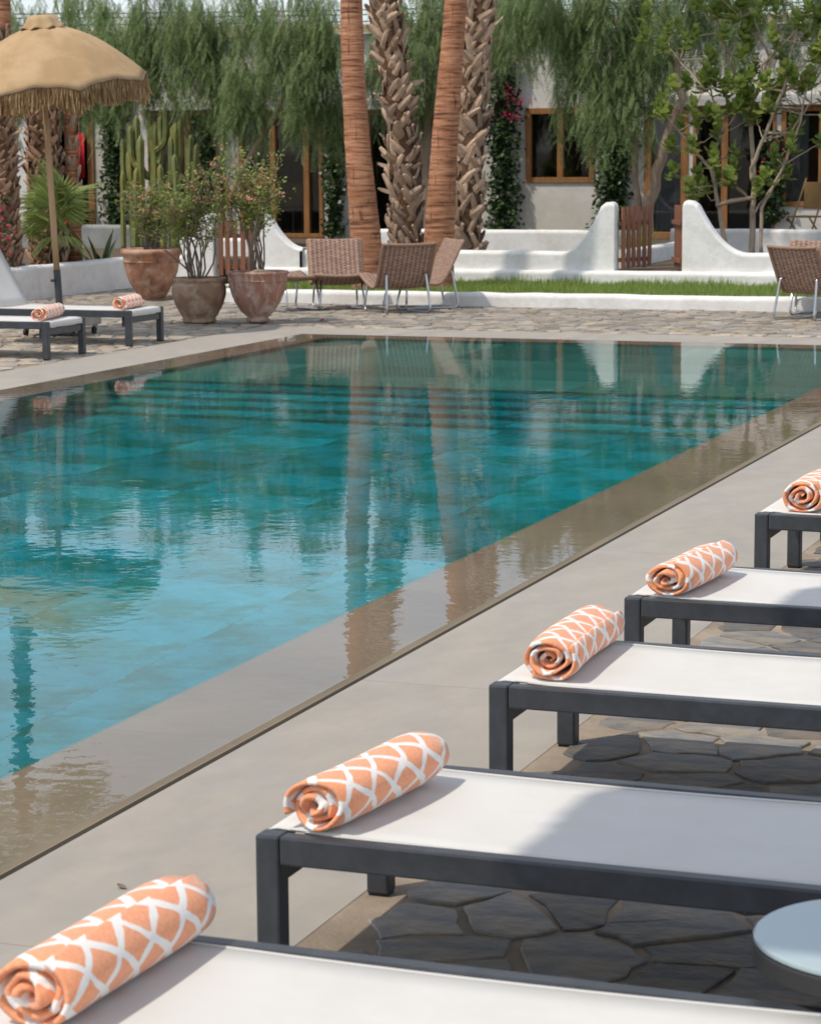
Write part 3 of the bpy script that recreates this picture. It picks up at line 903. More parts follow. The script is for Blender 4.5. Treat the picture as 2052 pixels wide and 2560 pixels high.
# a few plain things stand in the dim rooms
def room_chair(x, y, label):
    t = thing('dining_chair', label, 'chair', (x, y, .275))
    mk('seat', MB().box(-.22, .22, -.22, .22, .42, .46), 'bamboo', t)
    mk('backrest', MB().box(-.22, .22, .19, .22, .5, .9), 'bamboo', t)
    for sx in (-.2, .2):
        for sy in (-.2, .2): mk('leg', MB().box(sx - .015, sx + .015, sy - .015, sy + .015, .003, .42), 'bamboo', t)
room_chair(-16.9, 39.2, 'timber chair in the dim room behind the sliding door left of the palms')
rd = curtain(-20.36, -20.11, 1.28, 2.05, 37.86, 'red', 'red_cloth', amp=.03, lam=.13)
tag(rd, 'upper red cloth hanging in the left doorway', 'cloth')
sol = rd.modifiers.new('solid', 'SOLIDIFY'); sol.thickness = .01
rb = MB().lathe([(.01, -.055), (.20, -.05), (.27, -.02), (.27, .02), (.20, .05), (.01, .055)], 24)
rbo = mk('round_cushion', rb, 'red', smooth=True)
rbo.rotation_euler = (R(80), 0, 0); rbo.location = (-20.24, 37.6, .86); rbo.scale = (.62, 1.9, 1)
tag(rbo, 'round red cushion propped in the left doorway, below the red cloth', 'cushion')

# overhead cables
for k, (za, zb_) in enumerate(((3.98, 3.93), (4.06, 4.02), (3.88, 3.86))):
    pts_ = [(-22 + 19 * i / 14, 36.9 + .2 * k, za + (zb_ - za) * i / 14 - .10 * math.sin(math.pi * i / 14)) for i in range(15)]
    tag(mk('overhead_cable', MB().tube(pts_, .009, 5), 'cable'), ['middle thin dark cable strung above the roof', 'topmost thin dark cable strung above the roof', 'lowest thin dark cable strung above the roof'][k], 'cable')

# ------------------------------------------------------------------ leaves: arrays of separate faces
def frames(az, el):
    d = np.stack([np.cos(az) * np.cos(el), np.sin(az) * np.cos(el), np.sin(el)], -1)
    s = np.stack([-np.sin(az), np.cos(az), np.zeros_like(az)], -1)
    n = np.cross(d, s)
    return d, s, n
def scatter_leaves(P, L, Wd, up=0.2, spread=0.9, rng=NR):
    """kite shaped leaves at points P"""
    n = len(P)
    az = rng.uniform(0, 2 * np.pi, n); el = rng.normal(up, spread * .5, n)
    d, s, nn = frames(az, el)
    rl = rng.uniform(-.9, .9, n)[:, None]
    s2 = s * np.cos(rl) + nn * np.sin(rl)
    L_ = (L * rng.uniform(.7, 1.3, n))[:, None]; W_ = (Wd * rng.uniform(.7, 1.3, n))[:, None]
    V = np.stack([P, P + d * L_ * .55 + s2 * W_, P + d * L_, P + d * L_ * .55 - s2 * W_], 1)
    return V

def strand(rng, L, nleaf):
    """hanging twig of a pepper tree with pinnate leaves, top at the origin"""
    quads = []
    ax, ay = rng.normal(0, .10, 2)
    for i in range(nleaf):
        t = (i + .6) / nleaf
        p = np.array([ax * t + .02 * math.sin(7 * t), ay * t, -L * t])
        az = rng.uniform(0, 2 * math.pi)
        el = rng.uniform(-1.25, -.55)
        d = np.array([math.cos(az) * math.cos(el), math.sin(az) * math.cos(el), math.sin(el)])
        s = np.array([-math.sin(az), math.cos(az), 0.0])
        ll = rng.uniform(.13, .21)
        nl = 8
        for k in range(nl):
            q = (k + .6) / nl
            o = p + d * ll * q + np.array([0, 0, -.04 * q * q])
            prof = .042 * (1 - .45 * q) * min(1, .5 + 2 * q)
            for sg in (-1, 1):
                dd = d * .62 + s * sg * .78 + np.array([0, 0, -.25]); dd /= np.linalg.norm(dd)
                w = np.cross(dd, np.cross(d, s)); w /= np.linalg.norm(w); w = w * .0058
                quads.append([o, o + dd * prof * .45 + w, o + dd * prof, o + dd * prof * .45 - w])
    return np.array(quads)
VAR = [strand(NR, NR.uniform(.35, .85), int(NR.integers(9, 15))) for _ in range(10)]
def crown(name, blobs, parent, origin, dens=1.0):
    out = []
    for (x, y, z, rx, ry, rz, n) in blobs:
        k = int(n * dens)
        u = NR.normal(0, 1, (k, 3)); u /= np.linalg.norm(u, axis=1)[:, None]
        u *= (NR.uniform(0.15, 1, k) ** 0.45)[:, None]
        nc = max(3, k // 11)
        P = (u[:nc] * [rx, ry, rz] + [x, y, z])[NR.integers(0, nc, k)] + NR.normal(0, 1, (k, 3)) * [.10, .10, .14]
        for p in P:
            v = VAR[int(NR.integers(len(VAR)))]
            a = NR.uniform(0, 2 * np.pi); sc = NR.uniform(.75, 1.3)
            ca, sa = math.cos(a) * sc, math.sin(a) * sc
            w = np.empty_like(v)
            w[..., 0] = v[..., 0] * ca - v[..., 1] * sa; w[..., 1] = v[..., 0] * sa + v[..., 1] * ca; w[..., 2] = v[..., 2] * sc
            out.append(w + (p - origin))
    V = np.concatenate(out)
    return tag(bigmesh(name, V, None, 'pepper', parent), kind='stuff')

def limb(mb, pts, r0, r1, seg=7, wob=.03):
    n = len(pts); P = []; rr = []
    for i in range(n - 1):
        a, b = Vector(pts[i]), Vector(pts[i + 1])
        for k in range(4):
            t = k / 4
            P.append(a.lerp(b, t) + Vector((random.uniform(-wob, wob), random.uniform(-wob, wob), 0)) * (0 if i == 0 and k == 0 else 1))
    P.append(Vector(pts[-1]))
    m = len(P)
    rr = [r0 + (r1 - r0) * (i / (m - 1)) for i in range(m)]
    mb.tube(P, rr, seg)

def pepper_tree(label, base, trunks, blobs, dens=1.0):
    bx, by, bz = base
    t = thing('pepper_tree', label, 'tree', base, 0, 'pepper trees in front of the house')
    tk = MB()
    for pts, r0, r1 in trunks:
        limb(tk, [(p[0] - bx, p[1] - by, p[2] - bz) for p in pts], r0, r1)
    mk('trunk', tk, 'bark', t, smooth=True)
    lb = MB()
    tops = [pts[-1] for pts, _, _ in trunks]
    for (x, y, z, rx, ry, rz, n) in blobs:
        a = min(tops, key=lambda q: (q[0] - x) ** 2 + (q[1] - y) ** 2 + (q[2] - z) ** 2)
        for k in range(2):
            a = (a[0] + random.uniform(-.03, .03), a[1], a[2] - random.uniform(0, .25))
            e = (x + random.uniform(-.6, .6) * rx, y + random.uniform(-.6, .6) * ry, z + random.uniform(-.1, .8) * rz)
            mid = ((a[0] * .5 + e[0] * .5), (a[1] + e[1]) * .5, a[2] * .35 + e[2] * .65 + .1)
            limb(lb, [(q[0] - bx, q[1] - by, q[2] - bz) for q in (a, mid, e)], .014, .005, 5)
    mk('limb', lb, 'bark', t, smooth=True)
    crown('crown', blobs, t, np.array(base), dens)
    return t

D_ = 0.78
pepper_tree('drooping pepper tree at far left behind the straw parasol', (-19.2, 35.3, .28),
    [([(-19.2, 35.3, .28), (-19.35, 35.3, 1.3), (-19.0, 35.2, 2.6)], .10, .05)],
    [(-20.4, 35.2, 3.7, .9, .7, .7, 190), (-19.4, 35.0, 3.6, .8, .7, .7, 190), (-19.2, 35, 4.4, 1.4, .6, .35, 120), (-18.4, 35.0, 3.6, .8, .7, .65, 190), (-19.75, 34.9, 2.9, .5, .5, .4, 80)], D_)
pepper_tree('drooping pepper tree with a slim forked trunk behind the cactus', (-15.75, 34.0, .28),
    [([(-15.78, 34, .28), (-15.80, 34, 1.2), (-15.76, 34, 2.3), (-15.6, 34, 3.0)], .075, .045), ([(-15.8, 34, .75), (-16.05, 33.95, 1.5), (-16.35, 33.9, 2.3), (-16.7, 33.9, 3.0)], .055, .03)],
    [(-17.6, 34, 3.3, .75, .6, .6, 190), (-16.9, 33.8, 3.15, .7, .6, .5, 180), (-16.3, 33.9, 3.75, .9, .6, .45, 200), (-15.9, 33.8, 3.2, .8, .6, .55, 220), (-17.4, 34, 3.95, .7, .6, .35, 100), (-16.6, 34, 4.3, 1.3, .6, .35, 110), (-15.2, 33.9, 3.7, .8, .6, .5, 190), (-15.35, 33.7, 2.85, .5, .4, .4, 110)], D_)
pepper_tree('leaning pepper tree left of the smooth palm trunks', (-15.35, 33.3, .28),
    [([(-15.35, 33.3, .28), (-15.25, 33.3, 1.0), (-15.0, 33.3, 1.55), (-14.55, 33.3, 2.2), (-14.2, 33.3, 2.9)], .06, .035)],
    [(-14.9, 33.3, 2.85, .5, .5, .5, 130), (-14.3, 33.2, 2.95, .6, .5, .6, 180), (-13.7, 33.3, 3.1, .5, .5, .65, 160), (-14.2, 33.4, 3.75, .85, .6, .4, 200), (-14.3, 33.5, 4.25, .9, .6, .3, 90), (-13.55, 33.4, 2.55, .32, .4, .35, 60)], D_)
pepper_tree('dark pepper tree behind the palm group', (-12.45, 34.2, .28),
    [([(-12.45, 34.2, .28), (-12.5, 34.2, 1.3), (-12.45, 34.2, 2.6)], .10, .06)],
    [(-13.1, 34.2, 3.05, .6, .5, .5, 150), (-12.4, 34.1, 3.1, .65, .5, .6, 190), (-11.75, 34.2, 3.7, .6, .5, .45, 170), (-12.6, 34.3, 3.85, .8, .6, .4, 190), (-12.4, 34.3, 4.3, 1.0, .6, .3, 90), (-11.1, 34.2, 3.9, .6, .5, .35, 130)], D_)
pepper_tree('pepper tree with leaning bare trunk behind the open gate', (-8.75, 32.4, .28),
    [([(-8.75, 32.4, .28), (-8.62, 32.4, 1.0), (-8.42, 32.4, 1.8), (-8.2, 32.4, 2.4), (-8.3, 32.5, 2.9)], .095, .05), ([(-8.72, 32.4, .7), (-8.86, 32.4, 1.5), (-8.84, 32.4, 2.2), (-8.95, 32.6, 2.9)], .05, .028)],
    [(-10.7, 32.8, 3.95, .7, .6, .30, 140), (-10.0, 32.75, 3.8, .7, .6, .35, 160), (-9.35, 32.6, 3.15, .6, .5, .6, 210), (-8.75, 32.55, 3.15, .55, .5, .6, 190), (-9.45, 32.3, 2.7, .42, .4, .45, 120), (-9.0, 32.25, 2.45, .35, .35, .3, 70), (-9.2, 32.7, 3.75, .9, .6, .4, 220), (-9.6, 32.7, 4.2, 1.2, .6, .3, 100), (-8.2, 32.6, 3.65, .8, .6, .5, 210)], D_)
pepper_tree('pepper tree at far right behind the broad-leaved tree', (-6.3, 34.6, .28),
    [([(-6.3, 34.6, .28), (-6.4, 34.6, 1.4), (-6.3, 34.6, 2.7)], .09, .05)],
    [(-7.4, 34.5, 3.8, .9, .6, .5, 210), (-6.4, 34.5, 3.75, .9, .6, .6, 220), (-6.6, 34.5, 4.3, 1.4, .6, .35, 120), (-5.4, 34.5, 3.5, .8, .6, .8, 200), (-5.95, 34.3, 2.75, .35, .4, .4, 60)], D_)

# ------------------------------------------------------------------ palms
def palm_path(pts, n):
    """smooth path through control points"""
    P = [Vector(p) for p in pts]
    out = []
    for i in range(n + 1):
        s = i / n * (len(P) - 1)
        k = min(int(s), len(P) - 2); t = s - k
        p0, p1, p2, p3 = P[max(k - 1, 0)], P[k], P[k + 1], P[min(k + 2, len(P) - 1)]
        out.append(0.5 * ((2 * p1) + (p2 - p0) * t + (2 * p0 - 5 * p1 + 4 * p2 - p3) * t * t + (3 * p1 - 3 * p2 + p3 - p0) * t ** 3))
    return out

def fan_leaf_mesh(name, nseg, Rb, pet, spread, droop, mat='fan', fold=.02, seed=0):
    """palmate leaf: petiole along +y from the origin, then a fan of pleated segments"""
    rng = np.random.default_rng(seed)
    tris = []
    hub = np.array([0, pet, pet * .25])
    for i in range(nseg):
        a0 = -spread + 2 * spread * i / nseg; a1 = -spread + 2 * spread * (i + 1) / nseg; am = (a0 + a1) / 2
        rr = Rb * (1 - .25 * abs(am / spread) ** 2) * rng.uniform(.9, 1.05)
        def pt(a, r, dz): return hub + np.array([math.sin(a) * r, math.cos(a) * r, dz - droop * (r / Rb) ** 2 * Rb - .05 * math.cos(a * 1.0) * 0])
        L, Rr = pt(a0, rr * .6, -fold), pt(a1, rr * .6, -fold)
        Mm = pt(am, rr * .6, fold); T = pt(am, rr, -droop * .3 * rng.uniform(.5, 2))
        tris += [[hub, L, Mm], [hub, Mm, Rr], [L, T, Mm], [Mm, T, Rr]]
    V = np.array(tris)
    k = len(V)
    m = bpy.data.meshes.new(name)
    verts = V.reshape(-1, 3).tolist()
    faces = [(3 * i, 3 * i + 1, 3 * i + 2) for i in range(k)]
    w = .012
    b = len(verts)
    verts += [(-w, 0, 0), (w, 0, 0), (w * .7, pet, pet * .25), (-w * .7, pet, pet * .25), (0, 0, -w * 1.5), (0, pet, pet * .25 - w)]
    faces += [(b, b + 1, b + 2, b + 3), (b + 1, b + 4, b + 5, b + 2), (b + 4, b, b + 3, b + 5)]
    m.from_pydata(verts, [], faces)
    m.materials.append(MT[mat]); m.materials.append(MT['petiole'])
    for i in range(k, k + 3): m.polygons[i].material_index = 1
    return m
FROND = fan_leaf_mesh('frond', 22, .75, .8, 2.2, .35, seed=3)

def palm_crown(t, top, n=16, name='frond', scale=1.0):
    for i in range(n):
        o = link(name, FROND, t)
        o.location = top
        el = R(75 - 95 * (i / n)) 
        o.rotation_euler = Matrix.Rotation(i * 2.4, 3, 'Z').to_4x4().to_euler()
        o.rotation_euler = (Matrix.Rotation(i * 2.399, 3, 'Z') @ Matrix.Rotation(el - .25, 3, 'X')).to_euler()
        o.scale = (scale,) * 3

def smooth_palm(label, pts, rads, base):
    t = thing('palm_tree', label, 'palm tree', base)
    P = palm_path(pts, 120)
    n = len(P)
    rr = []
    for i, p in enumerate(P):
        s = i / (n - 1) * (len(rads) - 1); k = min(int(s), len(rads) - 2)
        rr.append((rads[k] + (rads[k + 1] - rads[k]) * (s - k)) * (1 + (.012 if i % 2 else -.012)))
    mb = MB().tube([p - Vector(base) for p in P], rr, 28, rib=lambda k, i: 1 + .012 * math.sin(k * 1.7 + i * .9) + random.uniform(-.006, .006))
    mk('trunk', mb, 'ring', t, smooth=True)
    palm_crown(t, tuple(P[-1] - Vector(base)))
    return t

def boot_mesh(seed, mat='boot'):
    rng = random.Random(seed)
    L = rng.uniform(.20, .28); w = rng.uniform(.042, .060)
    rows = [(w, 0, 0), (w * .95, L * .35, .022), (w * .82, L * .7, .034), (w * rng.uniform(.3, .6), L, .030 + rng.uniform(0, .022))]
    tw = rng.uniform(-.4, .4)
    vs = []
    for i, (ww, z, y) in enumerate(rows):
        sh = tw * z * .5
        vs += [(-ww + sh, y - .010, z), (sh, y + .006, z), (ww + sh, y - .010, z), (sh, y - .020, z)]
    fs = []
    for i in range(3):
        a, b = i * 4, (i + 1) * 4
        for j in range(4):
            j2 = (j + 1) % 4
            fs.append((a + j, b + j, b + j2, a + j2))
    fs += [(12, 15, 14, 13)]
    m = bpy.data.meshes.new('boot'); m.from_pydata(vs, [], fs); m.materials.append(MT[mat])
    return m
BOOTS = [boot_mesh(i) for i in range(8)]
BOOTS_BROWN = [boot_mesh(30 + i, 'boot_brown') for i in range(8)]

def rough_palm(label, pts, rads, base, zvis=3.8, dz=.095, na=8, cap=285, crown_=True, frontdir=(0.35, -0.93), boots=None, small=1.0):
    t = thing('palm_tree', label, 'palm tree', base)
    P = palm_path(pts, 80)
    n = len(P)
    def at(z):
        for i in range(n - 1):
            if P[i].z <= z <= P[i + 1].z:
                q = (z - P[i].z) / (P[i + 1].z - P[i].z)
                s = (i + q) / (n - 1) * (len(rads) - 1); k = min(int(s), len(rads) - 2)
                return P[i].lerp(P[i + 1], q), rads[k] + (rads[k + 1] - rads[k]) * (s - k)
        return P[-1], rads[-1]
    rr = [at(p.z)[1] * .9 for p in P]
    mk('trunk', MB().tube([p - Vector(base) for p in P], rr, 16, rib=lambda k, i: random.uniform(.94, 1.05)), 'fibre', t, smooth=True)
    rest = MB(); cnt = 0
    z = P[0].z; row = 0
    while z < min(P[-1].z - .1, 7.5):
        c, r = at(z)
        for k in range(na):
            a = 2 * math.pi * (k + (row % 2) * .5 + random.uniform(-.12, .12)) / na
            out = Vector((math.cos(a), math.sin(a), 0))
            lean = random.choice((1, -1)) * random.uniform(.35, .95)
            pos = c + out * r * .90 + Vector((0, 0, random.uniform(-.03, .03)))
            Rm = Matrix.Rotation(a - math.pi / 2, 4, 'Z') @ Matrix.Rotation(lean, 4, 'Y') @ Matrix.Rotation(random.uniform(-.05, .12), 4, 'X')
            sc = random.uniform(.65, 1.15) * (r / .2) ** .5 * small
            if random.random() < .04: Rm = Rm @ Matrix.Rotation(-random.uniform(.4, 1.1), 4, 'X')
            Mx = Matrix.Translation(pos - Vector(base)) @ Rm @ Matrix.Scale(sc, 4)
            me = random.choice(boots or BOOTS)
            if z < zvis and out.x * frontdir[0] + out.y * frontdir[1] > -.15 and cnt < cap:
                o = link('leaf_base', me, t); o.matrix_local = Mx; cnt += 1
            else:
                rest.add([Mx @ v.co for v in me.vertices], [tuple(p.vertices) for p in me.polygons])
        z += dz * random.uniform(.85, 1.15); row += 1
    tag(mk('leaf_bases_rest', rest, 'bootstuff', t), kind='stuff')
    if crown_: palm_crown(t, tuple(P[-1] - Vector(base)))
    return t

smooth_palm('smooth ringed reddish palm trunk, left of the pair in the lawn', [(-10.52, 26.8, .08), (-10.55, 26.8, .6), (-10.60, 26.8, 1.2), (-10.67, 26.8, 2.1), (-10.71, 26.8, 3.45), (-10.72, 26.8, 7), (-10.70, 26.8, 15.2)],
            [.21, .185, .165, .142, .128, .122, .115], (-10.52, 26.8, .1))
smooth_palm('smooth ringed reddish palm trunk, right of the pair, leaning right', [(-9.81, 27.2, .08), (-9.80, 27.2, .5), (-9.76, 27.2, 1.15), (-9.69, 27.2, 2.1), (-9.57, 27.2, 3.45), (-9.3, 27.2, 7), (-8.8, 27.2, 14.5)],
            [.20, .185, .168, .15, .128, .122, .115], (-9.81, 27.2, .1))
rough_palm('shaggy palm trunk of criss-crossed leaf bases between the two smooth trunks', [(-11.19, 29.8, .05), (-11.19, 29.8, .6), (-11.25, 29.8, 2.1), (-11.46, 29.8, 3.6), (-11.8, 29.8, 6.5), (-12.1, 29.8, 13.8)],
           [.20, .20, .19, .19, .18, .17], (-11.19, 29.8, .05))
rough_palm('shaggy palm trunk of criss-crossed leaf bases right of the leaning smooth trunk', [(-10.24, 29.5, .05), (-10.24, 29.5, .5), (-10.17, 29.5, 2.1), (-10.06, 29.5, 3.6), (-9.9, 29.5, 6.5), (-9.6, 29.5, 14.2)],
           [.19, .19, .18, .175, .17, .16], (-10.24, 29.5, .05))
rough_palm('thick shaggy brown palm trunk at the left picture edge', [(-15.12, 26.2, .0), (-15.12, 26.2, .7), (-15.15, 26.2, 2.1), (-15.18, 26.2, 3.2)],
           [.30, .29, .27, .25], (-15.12, 26.2, .0), zvis=2.6, na=16, dz=.068, cap=295, crown_=False, boots=BOOTS_BROWN, small=.62)
rough_palm('second shaggy palm trunk behind the thick one at left', [(-15.45, 28.0, .0), (-15.45, 28.0, .7), (-15.45, 28.0, 2.6), (-15.4, 28.0, 3.2)],
           [.22, .22, .21, .2], (-15.45, 28.0, .0), zvis=2.7, na=12, dz=.08, cap=200, crown_=False, boots=BOOTS_BROWN, small=.75)
t = smooth_palm('slim reddish palm trunk far left behind the parasol', [(-15.62, 27.2, .05), (-15.60, 27.2, 1.2), (-15.55, 27.2, 3.4), (-15.55, 27.2, 6.9)], [.16, .14, .12, .11], (-15.62, 27.2, .05))

# young fan palm and the small trunk with cut stalks behind it
YL = [fan_leaf_mesh('fan_leaf', 30, .46 + .03 * i, .35, 1.9 + .1 * i, .18 + .1 * i, fold=.012, seed=20 + i) for i in range(3)]
yp = thing('fan_palm', 'young green fan palm in the planter behind the parasol pole', 'palm', (-14.95, 27.3, .2))
tk = MB().tube([(0.05, 0, 0), (0.06, 0, .3), (0.05, 0, .6)], [.12, .11, .08], 12)
mk('trunk', tk, 'fibre', yp, smooth=True)
for k in range(26):
    a = random.uniform(0, 6.28); z = random.uniform(.02, .5)
    o = link('leaf_base', random.choice(BOOTS), yp); o.matrix_local = Matrix.Translation((.05 + .10 * math.cos(a), .10 * math.sin(a), z)) @ Matrix.Rotation(a - math.pi / 2, 4, 'Z') @ Matrix.Rotation(random.uniform(-.7, .7), 4, 'Y') @ Matrix.Scale(.7, 4)
# each leaf: azimuth, tilt of the blade, height of its foot
for az, el, z, k, sc in ((-1.9, 1.25, .55, 0, 1.0), (-1.2, 1.15, .5, 1, 1.05), (-2.7, .95, .45, 2, .95), (-.5, .8, .4, 0, .95), (-1.6, .75, .35, 1, .95), (.5, 1.1, .5, 2, 1.0), (2.2, 1.2, .5, 0, 1.1), (-2.2, 1.45, .6, 1, 1.1), (-1.0, .35, .3, 2, .85), (-3.0, .5, .35, 1, .8)):
    o = link('fan_leaf', YL[k], yp)
    o.location = (.05, 0, z)
    o.rotation_euler = (Matrix.Rotation(az - math.pi / 2, 3, 'Z') @ Matrix.Rotation(el, 3, 'X')).to_euler()
    o.scale = (sc,) * 3
sp2 = thing('palm_tree', 'small orange-brown palm trunk with cut stalks behind the parasol pole', 'palm tree', (-15.2, 28.3, .1))
mk('trunk', MB().tube([(0, 0, 0), (0, 0, 1.0), (-.02, 0, 1.9), (-.02, 0, 2.4)], [.10, .085, .08, .09], 14, rib=lambda k, i: random.uniform(.92, 1.08)), 'ring', sp2, smooth=True)
for k in range(9):
    a = k * .7 + .3; 
    mk('stalk', MB().tube([(-.02, 0, 1.95 + .03 * k), (-.02 + .12 * math.cos(a), .12 * math.sin(a), 2.3), (-.02 + .32 * math.cos(a), .32 * math.sin(a), 2.9)], [.018, .014, .010], 5), 'polewood', sp2)
palm_crown(sp2, (-.02, 0, 2.75), 10, scale=.38)
for k in range(40):
    a = random.uniform(0, 6.28); z = random.uniform(.2, 2.3)
    o = link('leaf_base', random.choice(BOOTS), sp2); o.matrix_local = Matrix.Translation((.075 * math.cos(a), .075 * math.sin(a), z)) @ Matrix.Rotation(a - math.pi / 2, 4, 'Z') @ Matrix.Rotation(random.uniform(-.6, .6), 4, 'Y') @ Matrix.Scale(.65, 4)

# agave in the planter
ag = thing('agave', 'dark agave with pale leaf margins growing in the planter wall bed', 'plant', (-14.85, 28.35, .1))
def agave_leaf(az, L, w, lift, curl):
    n = 9; c, s = math.cos(az), math.sin(az)
    mid = MB(); vs = []; ed = []
    pts_ = []
    for i in range(n):
        t = i / (n - 1)
        r = L * t * math.cos(lift * (1 - curl * t)); z = L * t * math.sin(lift * (1 - curl * t)) 
        pts_.append((r, z, w * (0.65 + 1.1 * t - 1.75 * t ** 2) * (1 if t < .98 else .1)))
    fs = []
    for i, (r, z, ww) in enumerate(pts_):
        for q, dz in ((-1, .02), (-.82, .012), (0, -.018), (.82, .012), (1, .02)):
            vs.append((c * r - s * ww * q, s * r + c * ww * q, z + dz * (ww / w)))
    mb2 = MB(); mb2.add(vs, [(i * 5 + j, i * 5 + j + 1, (i + 1) * 5 + j + 1, (i + 1) * 5 + j) for i in range(n - 1) for j in range(4)])
    o = mk('leaf', mb2, 'agave', ag, smooth=True)
    o.data.materials.append(MT['agave_edge'])
    for i in range(n - 1):
        for j in (0, 3): o.data.polygons[i * 4 + j].material_index = 1
    so = o.modifiers.new('solid', 'SOLIDIFY'); so.thickness = .012
for az, L, w, li, cu in ((-.35, .75, .06, .75, .55), (-.1, .6, .055, .45, .3), (.5, .7, .06, .8, .3), (-1.2, .55, .06, 1.0, .3), (-2.6, .7, .07, 1.2, .1), (-2.0, .6, .06, 1.35, .1), (1.6, .7, .06, 1.0, .2), (2.8, .6, .06, .9, .3), (-.7, .8, .055, 1.15, .15)):
    agave_leaf(az, L, w, li, cu)

# candelabra cactus
ca = thing('cactus', 'tall green candelabra cactus with many ribbed arms', 'cactus', (-16.55, 33.55, .28))
ca.scale = (.86, .9, .97)
def cactus_arm(pts, r):
    P = palm_path([(x, y, z) for x, y, z in pts], 7 * (len(pts) - 1))
    n = len(P)
    rr = []
    for i in range(n):
        t = i / (n - 1)
        e = 1 - max(0, (t - .9) / .1) ** 2 * .75
        rr.append(r * e * (1 - .16 * abs(math.sin(math.pi * (i * .29 + r * 90)))))
    mk('arm', MB().tube(P, rr, 20, rib=lambda k, i: 1.15 if k % 4 == 0 else (.92 if k % 4 in (1, 3) else .72)), 'cactus', ca, smooth=True)
for (x0, x1, zt, r, zb2, y) in ((-.68, -.66, 1.2, .05, 0, -.1), (.62, .74, 1.62, .05, .7, 0), (-.25, -.5, 1.9, .05, 1.2, -.08), (.2, .28, 1.72, .05, .9, -.1), (-.05, .16, 2.15, .05, 1.5, -.05), (-.5, -.6, 1.95, .05, 1.25, .05), (-.50, -.56, 1.55, .085, 0, 0), (-.32, -.30, 1.75, .07, 0, -.1), (-.1, -.08, 1.95, .115, 0, .05), (.28, .34, 1.95, .11, 0, 0), (.5, .60, 1.75, .075, .5, .05), (.12, .08, 1.3, .06, 0, -.12), (-.42, -.36, 1.25, .065, 0, -.15), (.42, .36, 1.45, .06, .4, -.12), (.05, .18, 1.5, .06, .2, .1), (-.62, -.72, 1.7, .06, .9, .05), (-.2, -.42, 2.05, .065, 1.1, 0), (.0, .05, 2.05, .06, 1.3, 0), (-.15, -.2, 2.1, .06, 1.2, .1), (.36, .42, 2.0, .055, 1.3, 0), (.30, .2, 1.85, .055, 1.1, .05)):
    d = (x1 - x0)
    if zb2 > .8: cactus_arm([(x0, y, zb2), (x0 + d * .8, y, zb2 + .12), (x1, y, zb2 + .35), (x1, y, zt)], r)
    else: cactus_arm([(x0, y, zb2), (x0 + d * .4, y, zb2 + (zt - zb2) * .4), (x1, y, zt)], r)

# ------------------------------------------------------------------ broad-leaved fig tree
ft = thing('fig_tree', 'broad-leaved fig tree with pale branching stems at right behind the gate wall', 'tree', (-7.0, 30.8, .1))
FX = lambda sx: -7.21 + (sx - 1811) * .0054 + 7.0
FZ_ = lambda sy: .54 + (605 - sy) * .005 - .1
br = [([(1812, 640), (1811, 600), (1796, 496), (1783, 418), (1748, 383), (1726, 348), (1657, 270)], .035, .010), ([(1783, 418), (1779, 392), (1796, 326), (1774, 261), (1760, 190)], .022, .009),
      ([(1876, 640), (1874, 540), (1874, 470), (1861, 278), (1844, 248), (1818, 165), (1787, 96), (1775, 20)], .042, .010), ([(1874, 450), (1874, 418), (1909, 331), (1957, 196), (1961, 152), (1980, 60)], .03, .010),
      ([(1861, 278), (1890, 200), (1905, 144), (1879, 83), (1844, 0), (1830, -80)], .025, .009), ([(1895, 190), (1892, 161), (1974, 78), (2013, 0), (2030, -80)], .022, .009), ([(1945, 230), (1970, 213), (2052, 144), (2110, 60)], .02, .009),
      ([(1760, 220), (1705, 161), (1665, 113), (1657, 74)], .014, .007), ([(1818, 165), (1835, 91), (1850, 10)], .014, .008), ([(1909, 331), (1960, 330), (2000, 260), (2040, 250)], .016, .008), ([(1900, 640), (1896, 520), (1940, 430), (1985, 300), (2000, 200)], .026, .009),
      ([(1726, 348), (1740, 330), (1735, 270), (1750, 200)], .014, .008), ([(1874, 540), (1910, 480), (1950, 430)], .016, .008), ([(1796, 496), (1775, 500), (1760, 470)], .012, .006), ([(1890, 200), (1930, 120), (1920, 30)], .014, .008),
      ([(1874, 500), (1840, 470), (1830, 420)], .012, .007)]
stems = MB(); tips = []
for pl, r0, r1 in br:
    yo = random.uniform(-.25, .25)
    pts_ = [(FX(a), yo * min(1, i / 3), FZ_(b)) for i, (a, b) in enumerate(pl)]
    limb(stems, pts_, r0, r1, 7, .012)
    tips.append(pts_[-1])
    for i in range(1, len(pts_) - 1):
        if pl[i][1] < 420 or random.random() < .5:
            a = Vector(pts_[i]).lerp(Vector(pts_[i + 1]), random.random())
            e = a + Vector((random.uniform(-.35, .35), random.uniform(-.35, .35), random.uniform(.08, .38)))
            limb(stems, [a, (a + e) / 2 + Vector((0, 0, -.03)), e], .010, .006, 5, .01)
            tips.append(tuple(e))
            for _q in range(random.choice((2, 2, 3))):
                e2 = a + Vector((random.uniform(-.45, .45), random.uniform(-.4, .4), random.uniform(-.05, .3)))
                limb(stems, [a, (a + e2) / 2, e2], .009, .005, 5, .01); tips.append(tuple(e2))
mk('stem', stems, 'figbark', ft, smooth=True)
mk('cut_stub', MB().tube([(FX(1880), -.05, FZ_(492)), (FX(1830), -.12, FZ_(500)), (FX(1795), -.15, FZ_(512))], [.022, .028, .024], 8), 'figbark', ft, smooth=True)
